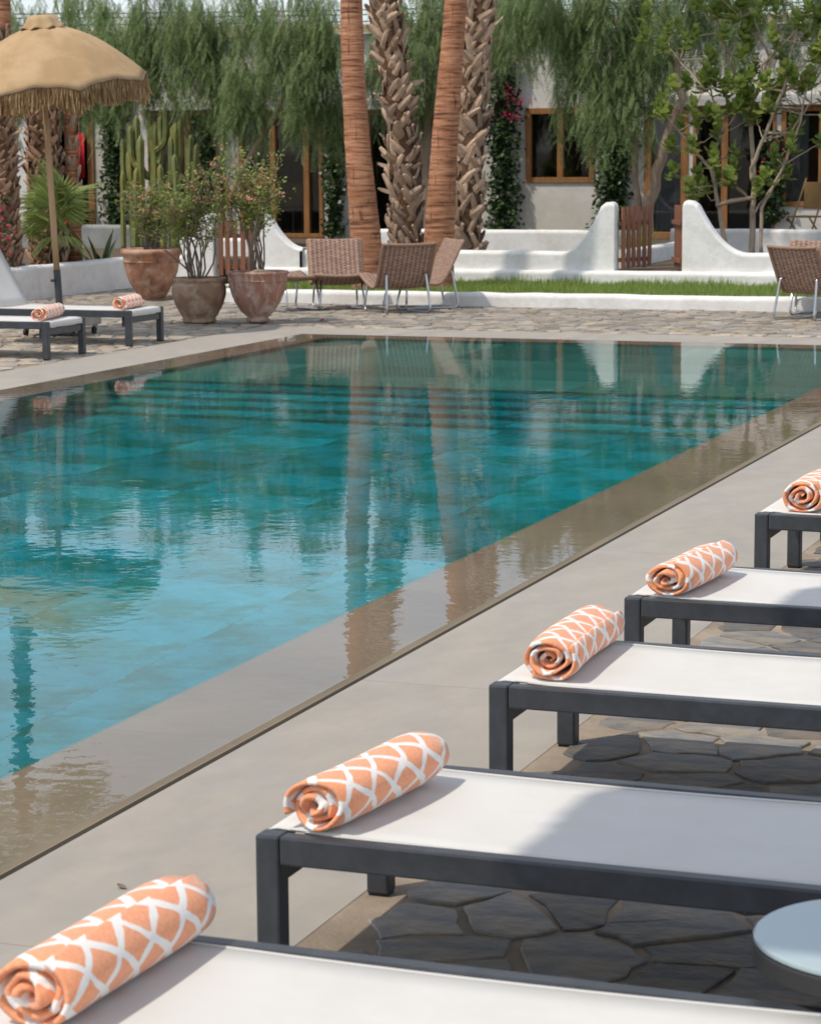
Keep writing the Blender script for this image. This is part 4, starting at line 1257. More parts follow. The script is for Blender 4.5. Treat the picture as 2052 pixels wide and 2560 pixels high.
def fig_leaf_mesh(seed):
    rng = random.Random(seed); vs = []; n = 6
    L = rng.uniform(.17, .23)
    for i in range(n):
        t = i / (n - 1)
        w = .062 * (math.sin(math.pi * min(1, t ** .75 * .93 + .03)) ** .8) * rng.uniform(.9, 1.1) * (1 + .4 * t)
        z = -.12 * L * (t ** 2) * rng.uniform(.5, 3) + .02 * math.sin(t * 9)
        for q, dz in ((-1, .018), (0, -.008), (1, .018)):
            vs.append((w * q, L * t, z + dz * w / .06))
    m = bpy.data.meshes.new('leaf')
    m.from_pydata(vs, [], [(i * 3 + j, i * 3 + j + 1, (i + 1) * 3 + j + 1, (i + 1) * 3 + j) for i in range(n - 1) for j in range(2)])
    m.materials.append(MT['fig']); m.polygons.foreach_set('use_smooth', [True] * len(m.polygons))
    return m
FL = [fig_leaf_mesh(i) for i in range(8)]
LM = []
for tp in tips:
    nl = random.randint(10, 14)
    a0 = random.uniform(0, 6)
    for k in range(nl):
        a = a0 + k * 2.4
        el = R(82 - 70 * (k / nl)) + random.uniform(-.2, .2)
        p = Vector(tp) + Vector((0, 0, .05 - .16 * k / nl))
        Mx = Matrix.Translation(p) @ Matrix.Rotation(a, 4, 'Z') @ Matrix.Rotation(el, 4, 'X') @ Matrix.Rotation(random.uniform(-.5, .5), 4, 'Y') @ Matrix.Scale(random.uniform(.5, .85), 4)
        LM.append((p.y, Mx))
LM.sort(key=lambda q: q[0])
rest = MB()
for k, (_, Mx) in enumerate(LM):
    me = FL[k % 8]
    if k < 295:
        o = link('leaf', me, ft); o.matrix_local = Mx
    else:
        rest.add([Mx @ v.co for v in me.vertices], [tuple(p.vertices) for p in me.polygons])
if rest.v: tag(mk('leaves_behind', rest, 'figstuff', ft, smooth=True), kind='stuff')

# ------------------------------------------------------------------ climbers on the house
def climber(label, x0, x1, z0, z1, n, flowers=0, thick=.22, group='ivy columns on the house wall', fz=(0.5, 1.0)):
    t = thing('ivy', label, 'climber', ((x0 + x1) / 2, HY - .05, z0), 0, group)
    u = NR.uniform(0, 1, n); 
    zz = NR.uniform(0, z1 - z0, n)
    wob = (np.sin(zz * 4.1 + x0) * .12 + np.sin(zz * 9.7) * .08 + 1) * .5
    xx = (u + NR.uniform(0, 1, n) - 1) * (x1 - x0) * wob * 1.15
    yy = -NR.uniform(0.02, thick, n) * (1 - np.abs(xx) / (x1 - x0) * .8)
    V = scatter_leaves(np.stack([xx, yy, zz], 1), .085, .036, up=-.5)
    tag(bigmesh('foliage', V, None, 'ivy', t), kind='stuff')
    mk('stem', MB().tube([(0, -.04, 0), (.04, -.05, (z1 - z0) * .4), (-.03, -.05, (z1 - z0) * .95)], [.025, .02, .01], 6), 'bark', t)
    if flowers:
        k = flowers
        cz = NR.uniform(fz[0], fz[1], 9) * (z1 - z0); cx = NR.uniform(-.5, .5, 9) * (x1 - x0) * 1.3
        ii = NR.integers(0, 9, k)
        P = np.stack([cx[ii] + NR.normal(0, .06, k), -thick * NR.uniform(.7, 1.2, k), cz[ii] + NR.normal(0, .05, k)], 1)
        tag(bigmesh('flowers', scatter_leaves(P, .05, .024), None, 'boug', t), kind='stuff')
climber('dark ivy column beside the cactus', -19.82, -19.28, .30, 2.75, 1700)
climber('ivy column left of the left smooth palm trunk', -15.68, -15.28, .35, 2.5, 1500)
climber('ivy column with magenta flowers right of the palm group', -12.82, -12.22, .30, 3.4, 2400, 150, fz=(.55, .95))
climber('ivy column between the small window and the glazed door', -11.02, -10.36, .32, 2.25, 2000)
climber('ivy patch with red flowers at the right-hand window', -8.3, -7.9, .6, 2.0, 700, 40)
climber('ivy column behind the slim forked pepper trunk', -18.0, -17.5, .3, 2.3, 900)
# bougainvillea in front of the thick palm at the picture edge
bt = thing('bougainvillea', 'crimson flowering bush at the left picture edge below the shaggy trunk', 'bush', (-14.75, 25.45, .2))
P = np.stack([NR.normal(0, .12, 420), NR.normal(0, .12, 420), NR.uniform(0, 1.0, 420)], 1)
tag(bigmesh('foliage', scatter_leaves(P, .06, .02), None, 'ivy', bt), kind='stuff')
P = np.stack([NR.normal(0.05, .1, 200), NR.normal(-.1, .1, 200), NR.uniform(.3, .95, 200)], 1)
tag(bigmesh('flowers', scatter_leaves(P, .05, .025), None, 'boug', bt), kind='stuff')
mk('stem', MB().tube([(0, 0, 0), (.03, 0, .5), (-.02, 0, .95)], [.02, .015, .006], 6), 'bark', bt)
# tuft of grass at the foot of the leaning pepper tree
P = np.stack([NR.normal(-8.72, .10, 300), NR.normal(32.1, .10, 300), np.full(300, .28)], 1)
V = np.zeros((300, 3, 3)); a = NR.uniform(0, 6.28, 300)
V[:, 0] = P + np.stack([np.cos(a), np.sin(a), a * 0], 1) * .006; V[:, 1] = P - np.stack([np.cos(a), np.sin(a), a * 0], 1) * .006
V[:, 2] = P + np.stack([NR.normal(0, .12, 300), NR.normal(0, .12, 300), NR.uniform(.2, .5, 300)], 1)
tag(bigmesh('grass_tuft', V, None, 'grass'), 'tuft of long grass at the foot of the leaning trunk', 'grass', kind='stuff')
struct(mk('terrace_ground', MB().box(-26, -2, 28.72, 37.99, -.055, .27), 'soil'))
struct(mk('planter_bed', MB().box(-22, -14.621, 20.0, 28.71, -.05, .30), 'soil'))

# ------------------------------------------------------------------ terracotta pots with thorny flowering shrubs
def shrub(t, z0, height, spread, nst, nleaf, nfl, seed, lean=(0, 0), low=.35):
    rng = np.random.default_rng(seed); rr = random.Random(seed)
    st = MB(); tips = []
    for k in range(nst):
        a = rr.uniform(0, 6.28); r0 = rr.uniform(.02, .09)
        p = Vector((math.cos(a) * r0, math.sin(a) * r0, z0))
        d = Vector((math.cos(a) * rr.uniform(.1, .5), math.sin(a) * rr.uniform(.1, .5), 1)).normalized()
        pts_ = [p.copy()]
        H_ = height * rr.uniform(.6, 1.0)
        n = 8
        for i in range(n):
            d = (d + Vector((rr.uniform(-.35, .35), rr.uniform(-.35, .35), .12)) + Vector((lean[0], lean[1], 0)) * .1).normalized()
            p = p + d * H_ / n
            rad = math.hypot(p.x - lean[0] * .3, p.y)
            if rad > spread: p.x *= spread / rad; p.y *= spread / rad
            pts_.append(p.copy())
            if i >= n * low:
                tips.append(p.copy())
                for q in range(2):
                    e = p + Vector((rr.uniform(-.2, .2), rr.uniform(-.2, .2), rr.uniform(-.02, .16)))
                    st.tube([p, (p + e) / 2 + Vector((0, 0, .01)), e], [.005, .004, .002], 4, caps=False); tips.append(e); tips.append((p + e) / 2)
        st.tube(pts_, [.011 - .0008 * i for i in range(n + 1)], 5)
    mk('stem', st, 'stembark', t)
    T = np.array([tuple(q) for q in tips])
    P = T[rng.integers(0, len(T), nleaf)] + rng.normal(0, .038, (nleaf, 3))
    tag(bigmesh('foliage', scatter_leaves(P, .044, .014, up=.3, rng=rng), None, 'shrub', t), kind='stuff')
    hi = T[T[:, 2] > np.quantile(T[:, 2], .45)]
    ce = hi[rng.integers(0, len(hi), nfl // 9)]
    P = ce[rng.integers(0, len(ce), nfl)] + rng.normal(0, .022, (nfl, 3)) + [0, 0, .02]
    tag(bigmesh('flowers', scatter_leaves(P, .030, .014, rng=rng), None, 'flower', t), kind='stuff')

def pot(label, loc, prof, mat, soil_r, soil_z, rope=None, seed=1):
    t = thing('potted_shrub', label, 'potted plant', loc)
    ph = [random.uniform(0, 6) for _ in range(4)]
    wob = lambda a, z: 1 + .008 * math.sin(a * 2 + ph[0] + z * 3) + .006 * math.sin(a * 3 + ph[1] - z * 5)
    po = mk('pot', MB().lathe(prof, 48, wob), mat, t, smooth=True)
    mk('soil', MB().lathe([(soil_r, soil_z - .02), (soil_r, soil_z), (soil_r * .5, soil_z + .015), (.002, soil_z + .02)], 24), 'soil', t, smooth=True)
    if rope:
        r, z = rope; n = 96
        P = [(r * math.cos(2 * math.pi * i / n), r * math.sin(2 * math.pi * i / n), z + .004 * math.sin(i * 2.1)) for i in range(n + 1)]
        mk('rope_band', MB().tube(P, [.008 + .003 * math.sin(i * 2.1) for i in range(n + 1)], 6), mat, po, smooth=True)
    return t
t = pot('large orange terracotta pot with thick rim and sparse yellow-green shrub', (-12.98, 26.05, 0), [(.002, .012), (.14, .012), (.15, .02), (.19, .08), (.26, .20), (.31, .33), (.33, .45), (.335, .515), (.345, .53), (.362, .545), (.368, .565), (.362, .59), (.345, .605), (.32, .60), (.305, .58), (.30, .53), (.002, .52)], 'terra1', .30, .55, (.335, .455))
shrub(t, .55, .85, .40, 16, 2500, 200, 5, (.10, 0), low=.25)
t = pot('brown round-bellied terracotta pot with flowering thorny shrub, middle of the three', (-10.74, 22.62, 0), [(.002, .012), (.165, .012), (.172, .03), (.162, .045), (.19, .09), (.245, .19), (.275, .29), (.28, .36), (.262, .415), (.262, .42), (.278, .432), (.284, .448), (.276, .465), (.25, .467), (.236, .44), (.23, .40), (.002, .39)], 'terra2', .235, .42)
shrub(t, .42, 1.15, .34, 15, 2400, 330, 6, (0, 0), low=.42)
mk('cane', MB().tube([(-.07, -.1, .4), (-.075, -.1, .9), (-.08, -.1, 1.25)], .006, 5), 'stembark', t)
t = pot('pinkish chalky terracotta pot on a round foot with flowering shrub', (-10.16, 22.78, 0), [(.002, .012), (.10, .012), (.118, .02), (.122, .04), (.105, .055), (.112, .07), (.17, .12), (.235, .22), (.275, .33), (.295, .42), (.30, .46), (.303, .49), (.315, .505), (.318, .52), (.305, .53), (.285, .52), (.28, .47), (.002, .46)], 'terra3', .28, .48, (.298, .435))
shrub(t, .48, 1.28, .36, 15, 2300, 420, 9, (.05, 0), low=.42)
mk('driftwood', MB().tube([(-.05, -.15, .50), (.08, -.16, .535), (.22, -.14, .525)], [.02, .024, .012], 7), 'bark', t, smooth=True)

# fallen flower on the paving
tag(bigmesh('fallen_flower', scatter_leaves(np.array([[-9.62, 23.2, .012]] * 7), .03, .012), None, 'boug'), 'single fallen red blossom on the paving in front of the chairs', 'blossom')

# ------------------------------------------------------------------ wicker chairs
def shell_mesh(name, prof, w0, w1, th=.022, sag=.02, nw=12):
    """prof = [(y, z)] from the back's top to the seat's front (chair faces -y); width eases from w0 to w1"""
    L = [0]
    for a, b in zip(prof[:-1], prof[1:]): L.append(L[-1] + math.hypot(b[0] - a[0], b[1] - a[1]))
    n = len(prof); vs = []; uv = []
    for side in (0, 1):
        for i, (y, z) in enumerate(prof):
            a = prof[max(i - 1, 0)]; b = prof[min(i + 1, n - 1)]
            ty, tz = b[0] - a[0], b[1] - a[1]; l = math.hypot(ty, tz)
            ny, nz = tz / l, -ty / l
            if nz < 0 and ny > 0: ny, nz = -ny, -nz
            w = w0 + (w1 - w0) * L[i] / L[-1]
            for k in range(nw + 1):
                q = k / nw * 2 - 1
                e = sag * (q * q) + (th * side)
                vs.append((q * w / 2, y + ny * e, z + nz * e)); uv.append((q * w / 2 + .5, L[i]))
    m = nw + 1; fs = []
    o2 = n * m
    for i in range(n - 1):
        for k in range(nw):
            a = i * m + k
            fs.append((a, a + m, a + m + 1, a + 1)); fs.append((o2 + a, o2 + a + 1, o2 + a + m + 1, o2 + a + m))
    for k in range(nw):
        fs.append((k, k + 1, o2 + k + 1, o2 + k)); a = (n - 1) * m + k; fs.append((a, o2 + a, o2 + a + 1, a + 1))
    for i in range(n - 1):
        a = i * m; fs.append((a, o2 + a, o2 + a + m, a + m)); a = i * m + nw; fs.append((a, a + m, o2 + a + m, o2 + a))
    me = bpy.data.meshes.new(name); me.from_pydata(vs, [], fs)
    u = me.uv_layers.new(name='UVMap')
    for lp in me.loops: u.data[lp.index].uv = uv[lp.vertex_index]
    me.materials.append(MT['wicker'])
    me.polygons.foreach_set('use_smooth', [True] * len(me.polygons))
    return me, vs, n, m

def rnd_path(pts, r=.05, n=5):
    out = [Vector(pts[0])]
    for i in range(1, len(pts) - 1):
        a, b, c = Vector(pts[i - 1]), Vector(pts[i]), Vector(pts[i + 1])
        d0 = (a - b).normalized(); d1 = (c - b).normalized()
        k = min(r, (a - b).length * .45, (c - b).length * .45)
        for j in range(n + 1):
            t = j / n
            out.append((b + d0 * k) * (1 - t) ** 2 + b * 2 * t * (1 - t) + (b + d1 * k) * t ** 2)
    out.append(Vector(pts[-1]))
    return out

def make_chair():
    t = thing('wicker_chair', 'x', 'chair', (0, 0, 0), 0, 'woven lounge chairs by the lawn')
    prof = [(.455, .735), (.435, .70), (.40, .63), (.36, .55), (.315, .46), (.268, .37), (.215, .30), (.17, .265), (.11, .252), (.04, .258), (-.06, .28), (-.16, .31), (-.25, .345), (-.31, .37), (-.335, .372)]
    me, vs, n, m = shell_mesh('shell', prof, .60, .58)
    link('shell', me, t)
    edge = [vs[i * m] for i in range(n)] + [vs[(n - 1) * m + k] for k in range(1, m)] + [vs[i * m + m - 1] for i in range(n - 2, -1, -1)] + [vs[k] for k in range(m - 2, -1, -1)]
    mk('rim', MB().tube(edge, .017, 7), 'wicker_frame', t, smooth=True)
    for s in (-1, 1):
        x = s * .225
        P = rnd_path([(x * .94, .285, .432), (x, .322, .415), (x * 1.12, .40, .013), (x * .62, .05, .013), (x * 1.10, -.33, .013), (x * 1.0, -.245, .325)], .07)
        mk('leg_frame', MB().tube(P, .0125, 9), 'steel', t, smooth=True)
    return t
def make_ottoman(parent_loc, rz, label):
    t = thing('wicker_ottoman', label, 'footstool', parent_loc, rz)
    prof = [(.24, .385), (.20, .375), (.12, .34), (.03, .315), (-.06, .315), (-.15, .335), (-.23, .365), (-.26, .37)]
    me, vs, n, m = shell_mesh('shell', prof, .56, .56, sag=.015)
    link('shell', me, t)
    edge = [vs[i * m] for i in range(n)] + [vs[(n - 1) * m + k] for k in range(1, m)] + [vs[i * m + m - 1] for i in range(n - 2, -1, -1)] + [vs[k] for k in range(m - 2, -1, -1)]
    mk('rim', MB().tube(edge, .016, 7), 'wicker_frame', t, smooth=True)
    for s in (-1, 1):
        x = s * .21
        P = rnd_path([(x, .17, .345), (x * 1.05, .24, .013), (x * 1.05, -.24, .013), (x, -.17, .325)], .07)
        mk('leg_frame', MB().tube(P, .0125, 9), 'steel', t, smooth=True)
ch0 = make_chair()
def face(dx, dy): return math.atan2(dx, -dy)      # local -y turned to (dx, dy)
CH = [((-10.22, 25.12), (.48, -.88), 'brown woven chair left of the palm trunk, its front towards the pool'),
      ((-9.42, 24.78), (-.66, .75), 'brown woven chair seen from behind, in front of the leaning palm trunk'),
      ((-9.40, 25.40), (-.78, -.62), 'brown woven chair half hidden behind another one, beside the lawn kerb'),
      ((-4.85, 24.85), (.42, .91), 'brown woven chair seen from behind at the right picture edge'),
      ((-5.0, 25.58), (.12, -.99), 'brown woven chair facing the pool at the right picture edge')]
for i, (p, f, lb) in enumerate(CH):
    c = ch0 if i == 0 else copy_tree(ch0)
    c.location = (p[0], p[1], 0.0); c.rotation_euler = (0, 0, face(*f)); c['label'] = lb
make_ottoman((-10.62, 24.72, 0), face(.85, -.52), 'woven footstool beside the chalky pot')

# folding bamboo chair on the terrace at the right edge
t = thing('folding_chair', 'slim bamboo folding chair on the terrace at the right edge', 'chair', (-7.25, 36.2, .27), R(-25))
mk('backrest', MB().box(-.18, .18, .18, .2, .55, .95), 'bamboo', t)
mk('seat', MB().box(-.2, .2, -.2, .2, .43, .455), 'bamboo', t)
for s in (-.2, .2):
    mk('leg', MB().tube([(s, .26, 1.0), (s, -.25, .005)], .014, 6), 'bamboo', t); mk('leg', MB().tube([(s, -.2, .44), (s, .25, .005)], .014, 6), 'bamboo', t)

# ------------------------------------------------------------------ parasols
def canopy_parts(t, Rm, Rad, fringe_len, seed, nfr=2600, dome=.58):
    rng = np.random.default_rng(seed)
    nr, na = 16, 96
    def P(r, a):
        k = (a / (2 * math.pi) * 8) % 1
        sc = math.sin(math.pi * k)                       # 0 on a rib
        z = -dome * (r / Rad) ** 1.75 + .055 * sc * (r / Rad) ** 1.5 + .006 * math.sin(a * 21 + r * 9) * (r / Rad)
        q = r * (1 - .055 * sc * (r / Rad))
        return Rm @ Vector((q * math.cos(a), q * math.sin(a), z))
    vs = []; fs = []
    for i in range(nr + 1):
        for k in range(na): vs.append(P(.10 + (Rad - .10) * i / nr, 2 * math.pi * k / na))
    for i in range(nr):
        for k in range(na):
            k2 = (k + 1) % na
            fs.append((i * na + k, (i + 1) * na + k, (i + 1) * na + k2, i * na + k2))
    c = mk('canopy', MB().add(vs, fs), 'canopy', t, smooth=True)
    so = c.modifiers.new('solid', 'SOLIDIFY'); so.thickness = .004
    rim = [P(Rad + .002, 2 * math.pi * k / na) for k in range(na + 1)]
    mk('hem', MB().tube(rim, .006, 5), 'stembark', c)
    for k in range(8):
        a = 2 * math.pi * k / 8
        mk('rib', MB().tube([P(.1 + (Rad - .12) * i / 8, a) + Vector((0, 0, -.018)) for i in range(9)], .009, 6), 'polewood', t)
    # crown cap, a ruffled collar over the vent
    vs = []; fs = []
    for i in range(7):
        r = [.02, .10, .135, .15, .165, .185, .205][i]; z = [.095, .09, .075, .05, .02, -.005, -.025][i]
        for k in range(48):
            a = 2 * math.pi * k / 48
            w = (1 + .07 * math.sin(8 * a + 1) * i / 6); dz = .016 * math.sin(8 * a) * i / 6
            vs.append(Rm @ Vector((r * w * math.cos(a), r * w * math.sin(a), z + dz)))
    for i in range(6):
        for k in range(48): fs.append((i * 48 + k, (i + 1) * 48 + k, (i + 1) * 48 + (k + 1) % 48, i * 48 + (k + 1) % 48))
    cc = mk('crown_cap', MB().add(vs, fs), 'canopy', t, smooth=True)
    so = cc.modifiers.new('solid', 'SOLIDIFY'); so.thickness = .006
    # hanging fringe of twisted strings
    V = []
    for k in range(nfr):
        a = rng.uniform(0, 2 * math.pi)
        p = np.array(P(Rad * rng.uniform(.985, 1.003), a)); L = fringe_len * rng.uniform(.72, 1.08) * (1 + .12 * math.sin(a * 13))
        ta = rng.uniform(0, 6.28); w = np.array([math.cos(ta), math.sin(ta), 0]) * .0055
        q = p.copy(); d = np.array([rng.normal(0, .05), rng.normal(0, .05), -1.0])
        for s in range(3):
            q2 = q + d * L / 3 + np.array([rng.normal(0, .006), rng.normal(0, .006), 0])
            V.append([q - w, q + w, q2 + w, q2 - w]); q = q2
    tag(bigmesh('fringe', np.array(V), None, 'fringe', t), kind='stuff')

t = thing('parasol', 'straw-coloured fringed parasol on a wooden pole behind the far loungers', 'parasol', (-11.37, 20.85, 0), 0, 'fringed straw parasols')
tilt = Matrix.Translation((-.11, 0, 2.93)) @ Matrix.Rotation(R(6.5), 4, 'X') @ Matrix.Rotation(R(-2.5), 4, 'Y')
canopy_parts(t, tilt, 0.97, .215, 4, 5200)
def plin(z): return (-.011 - .05 * (z - .25), 0, z)
mk('pole', MB().tube([plin(.62), plin(1.2), plin(2.0), plin(2.9)], [.030, .030, .028, .025], 14), 'polewood', t, smooth=True)
mk('sleeve', MB().tube([plin(.12), plin(.62)], .035, 14), 'alu', t)
mk('clamp_knob', MB().tube([(-.03, -.04, .52), (-.07, -.05, .52)], .014, 8), 'alu', t)
mk('loose_string', MB().tube([(.42, -1.0, 2.16), (.43, -1.0, 2.0), (.45, -1.0, 1.85)], .005, 5), 'fringe', t)
mk('base_block', MB().box(-.30, .30, -.27, .27, .09, .20), 'concrete', t, bevel=.012)
for sx in (-.25, .25):
    for sy in (-.22, .22):
        w = mk('caster', MB().box(sx - .02, sx + .02, sy - .02, sy + .02, .055, .089), 'steel', t)
        wm_ = MB().tube([(sx - .014, sy - .02, .037), (sx + .014, sy - .02, .037)], .034, 14)
        mk('wheel', wm_, 'rubber', w)

def side_parasol(label, cx, cy):
    t = thing('cantilever_parasol', label, 'parasol', (cx + 2.9, cy, 0), 0, 'cantilever parasols beside the near loungers')
    canopy_parts(t, Matrix.Translation((-2.9, 0, 2.86)) @ Matrix.Rotation(R(22.5), 4, 'Z'), .87, .03, 8, 500, dome=.42)
    mk('pole', MB().tube([(0, 0, 0.06), (0, 0, 3.0)], .035, 12), 'alu', t)
    mk('arm', MB().tube([(0, 0, 2.9), (-1.4, 0, 3.12), (-2.9, 0, 3.0)], .025, 10), 'alu', t)
    mk('base_block', MB().box(-.4, .4, -.4, .4, .003, .06), 'concrete', t, bevel=.01)
side_parasol('cantilever parasol whose shade falls on the second lounger from the front', -1.46, 3.9)
side_parasol('cantilever parasol whose shade falls on the fourth lounger from the front', -1.53, 6.6)

# ------------------------------------------------------------------ sun loungers
WD, LN, ZT = .69, 1.96, .32
def make_lounger(back):
    t = thing('sun_lounger', 'x', 'sun lounger', (0, 0, 0), 0, 'charcoal sun loungers')
    lw = .055
    for y in (0, WD - .042):
        mk('side_rail', MB().box(lw * 1.0 + .001, LN, y, y + .042, ZT - .062, ZT), 'alu', t, bevel=.005)
    for sx in (0, LN - lw):
        for y in (0, WD - lw):
            if sx == 0:
                o = mk('leg', MB().box(0, lw, y, y + lw, .004, ZT), 'alu', t, bevel=.006)
            else:
                o = mk('leg', MB().box(sx, sx + lw, y, y + lw, .004, ZT - .063), 'alu', t, bevel=.006)
            mk('foot_cap', MB().box(sx + .004, sx + lw - .004, y + .004, y + lw - .004, 0.0, .0035), 'rubber', o)
    mk('end_rail', MB().box(.012, .042, lw + .001, WD - lw - .001, ZT - .115, ZT - .06), 'alu', t, bevel=.004)
    mk('end_rail', MB().box(LN - .045, LN - .012, lw + .001, WD - lw - .001, ZT - .12, ZT - .065), 'alu', t, bevel=.004)
    mk('cross_bar', MB().box(1.36, 1.385, .043, WD - .043, ZT - .06, ZT - .03), 'alu', t)
    mk('support_strut', MB().box(.10, .125, WD - .11, WD - .085, .17, ZT - .062), 'alu', t)
    # woven sling, wrapped down over the foot end
    hinge = 1.39
    vs = []; fs = []
    prof = [(.055 - .053, ZT - .05), (.004, ZT - .012), (.012, ZT + .001), (.03, ZT + .004)] + [(.03 + (hinge - .03) * i / 10, ZT + .004 - .010 * math.sin(math.pi * i / 10)) for i in range(1, 11)]
    for x, z in prof:
        for k in range(9):
            q = k / 8
            edge = lw + .001 if x < lw else .043
            vs.append((x, edge + (WD - 2 * edge) * q, z - .006 * math.sin(math.pi * q) * (1 if x > .03 else 0)))
    n = len(prof)
    for i in range(n - 1):
        for k in range(8): fs.append((i * 9 + k, (i + 1) * 9 + k, (i + 1) * 9 + k + 1, i * 9 + k + 1))
    s = mk('sling', MB().add(vs, fs), 'sling', t, smooth=True)
    so = s.modifiers.new('solid', 'SOLIDIFY'); so.thickness = .004; so.offset = -1
    for y in (.052, WD - .052):
        mk('hem', MB().tube([(x, y, ZT + .0045 - .010 * math.sin(math.pi * max(0, x - .03) / (hinge - .03))) for x in [.06 + (hinge - .07) * i / 12 for i in range(13)]], .0032, 5), 'sling', s, smooth=True)
    # raised backrest
    ca_, sa_ = math.cos(R(back)), math.sin(R(back)); Lb = .66 if back < 20 else .78
    B = lambda d, y, h: (hinge + d * ca_ - h * sa_, y, ZT - .012 + d * sa_ + h * ca_)
    for y in (.05, WD - .085):
        bf = MB().add([B(a, b, c) for a in (0, Lb) for b in (y, y + .035) for c in (-.015, .015)], [(0, 1, 3, 2), (4, 6, 7, 5), (0, 4, 5, 1), (2, 3, 7, 6), (0, 2, 6, 4), (1, 5, 7, 3)])
        mk('backrest_rail', bf, 'alu', t)
    sv = []; sf = []
    for i in range(9):
        d = Lb * 1.01 * i / 8
        for k in range(7):
            q = k / 6
            sv.append(B(d, .052 + (WD - .104) * q, .019 - .02 * math.sin(math.pi * q) * math.sin(math.pi * i / 8)))
    for i in range(8):
        for k in range(6): sf.append((i * 7 + k, (i + 1) * 7 + k, (i + 1) * 7 + k + 1, i * 7 + k + 1))
    s = mk('backrest_sling', MB().add(sv, sf), 'sling', t, smooth=True)
    so = s.modifiers.new('solid', 'SOLIDIFY'); so.thickness = .005
    mk('backrest_stay', MB().tube([B(.45, .2, -.01), (hinge + .62, .2, ZT - .05), (hinge + .62, WD - .2, ZT - .05), B(.45, WD - .2, -.01)], .010, 8), 'alu', t)
    return t
L0 = make_lounger(3)
L1 = make_lounger(60)
SL = [(3.235, 0, 'charcoal lounger with pale sling nearest the camera, cut by the bottom edge'),
      (4.563, 0, 'charcoal lounger with shade across its pale sling, beside the round table'),
      (6.102, .004, 'third charcoal lounger from the front, its pale sling fully sunlit'),
      (7.461, .006, 'fourth charcoal lounger from the front, shade at its right end'),
      (9.373, 0, 'fifth charcoal lounger from the front at the right picture edge'),
      (10.72, 0, 'sixth charcoal lounger, only its leg showing at the right picture edge')]
for i, (y, rz, lb) in enumerate(SL):
    o = L0 if i == 0 else copy_tree(L0)
    o.location = (-2.062, y, 0); o.rotation_euler = (0, 0, rz); o['label'] = lb
for k, (x, y, lb) in enumerate(((-10.08, 18.93, 'charcoal lounger nearer the camera across the pool at left'), (-10.06, 20.42, 'charcoal lounger with raised pale backrest across the pool, beside the parasol'))):
    o = L1 if k == 0 else copy_tree(L1); o.location = (x, y, 0); o.rotation_euler = (0, 0, math.pi); o['label'] = lb

# ------------------------------------------------------------------ rolled towels
def towel_mesh(seed, L=.50, Rr=.067):
    rng = random.Random(seed)
    turns = rng.uniform(2.7, 3.5); ovx = rng.uniform(1.05, 1.16); ovz = rng.uniform(.88, .97); bend = rng.uniform(-.012, .012)
    th = .0135; pitch = .0152
    n = 210; rows = 10
    ph = [rng.uniform(0, 6.28) for _ in range(6)]
    def sec(s, off):
        """spiral: s from 0 (core) to 1 (outer end)"""
        a = s * turns * 2 * math.pi
        r = .006 + pitch * a / (2 * math.pi) + off
        r *= 1 + .17 * math.sin(a + ph[0]) * (1.05 - s) + .11 * math.sin(2 * a + ph[1] + s * 3) * (1.12 - s) + .07 * math.sin(3.4 * a + ph[5]) * (1.08 - s) + .03 * math.sin(7.3 * a + ph[3]) * (1.05 - s)
        x, z = r * math.cos(a + ph[2]), r * math.sin(a + ph[2])
        return x, z
    ro = .006 + pitch * turns
    k = Rr / ro
    vs = []; uvs = []; fs = []
    A = [0.0]
    pts0 = [sec(i / n, 0) for i in range(n + 1)]
    for a, b in zip(pts0[:-1], pts0[1:]): A.append(A[-1] + math.hypot(b[0] - a[0], b[1] - a[1]) * k)
    for side in (0, 1):
        for j in range(rows + 1):
            v = j / rows
            for i in range(n + 1):
                s = i / n
                # softly rounded hem at both ends of the sheet
                e = .0 if 0 < j < rows else .003
                x, z = sec(s, (th * .5 - e) * (1 if side else -1) / 1)
                x *= k * ovx; z *= k * ovz
                yy = (v - .5) * L
                tele = .014 * math.sin(s * turns * 2.6 + ph[5]) * (1.1 - s) * (abs(v - .5) * 2) ** 6
                yy += tele
                x += bend * math.sin(v * 3.14)
                if j in (0, rows): yy += .006 * math.sin(s * turns * 6.28 * 1.5 + ph[3]) + .004 * math.sin(s * 40) 
                z = z if z > -.052 else -.052 + (z + .052) * .35          # flattened where it lies
                sw = 1 + .02 * math.sin(v * 7 + ph[4] + s * 12)
                vs.append((x * sw, yy, z * sw)); uvs.append((A[i], v * L))
    W_ = n + 1; o2 = (rows + 1) * W_
    for j in range(rows):
        for i in range(n):
            a = j * W_ + i
            fs.append((a, a + 1, a + W_ + 1, a + W_)); fs.append((o2 + a, o2 + a + W_, o2 + a + W_ + 1, o2 + a + 1))
    for i in range(n):
        fs.append((i, o2 + i, o2 + i + 1, i + 1)); a = rows * W_ + i; fs.append((a, a + 1, o2 + a + 1, o2 + a))
    for j in range(rows):
        a = j * W_; fs.append((a, a + W_, o2 + a + W_, o2 + a)); a = j * W_ + n; fs.append((a, o2 + a, o2 + a + W_, a + W_))
    me = bpy.data.meshes.new('towel'); me.from_pydata(vs, [], fs)
    u = me.uv_layers.new(name='UVMap')
    idx = np.empty(len(me.loops), dtype=np.int32); me.loops.foreach_get('vertex_index', idx)
    u.data.foreach_set('uv', np.array(uvs, dtype=np.float32)[idx].reshape(-1))
    me.materials.append(MT['towel'])
    me.polygons.foreach_set('use_smooth', [True] * len(me.polygons))
    zmin = min(v[2] for v in vs)
    for v in me.vertices: v.co.z -= zmin
    return me
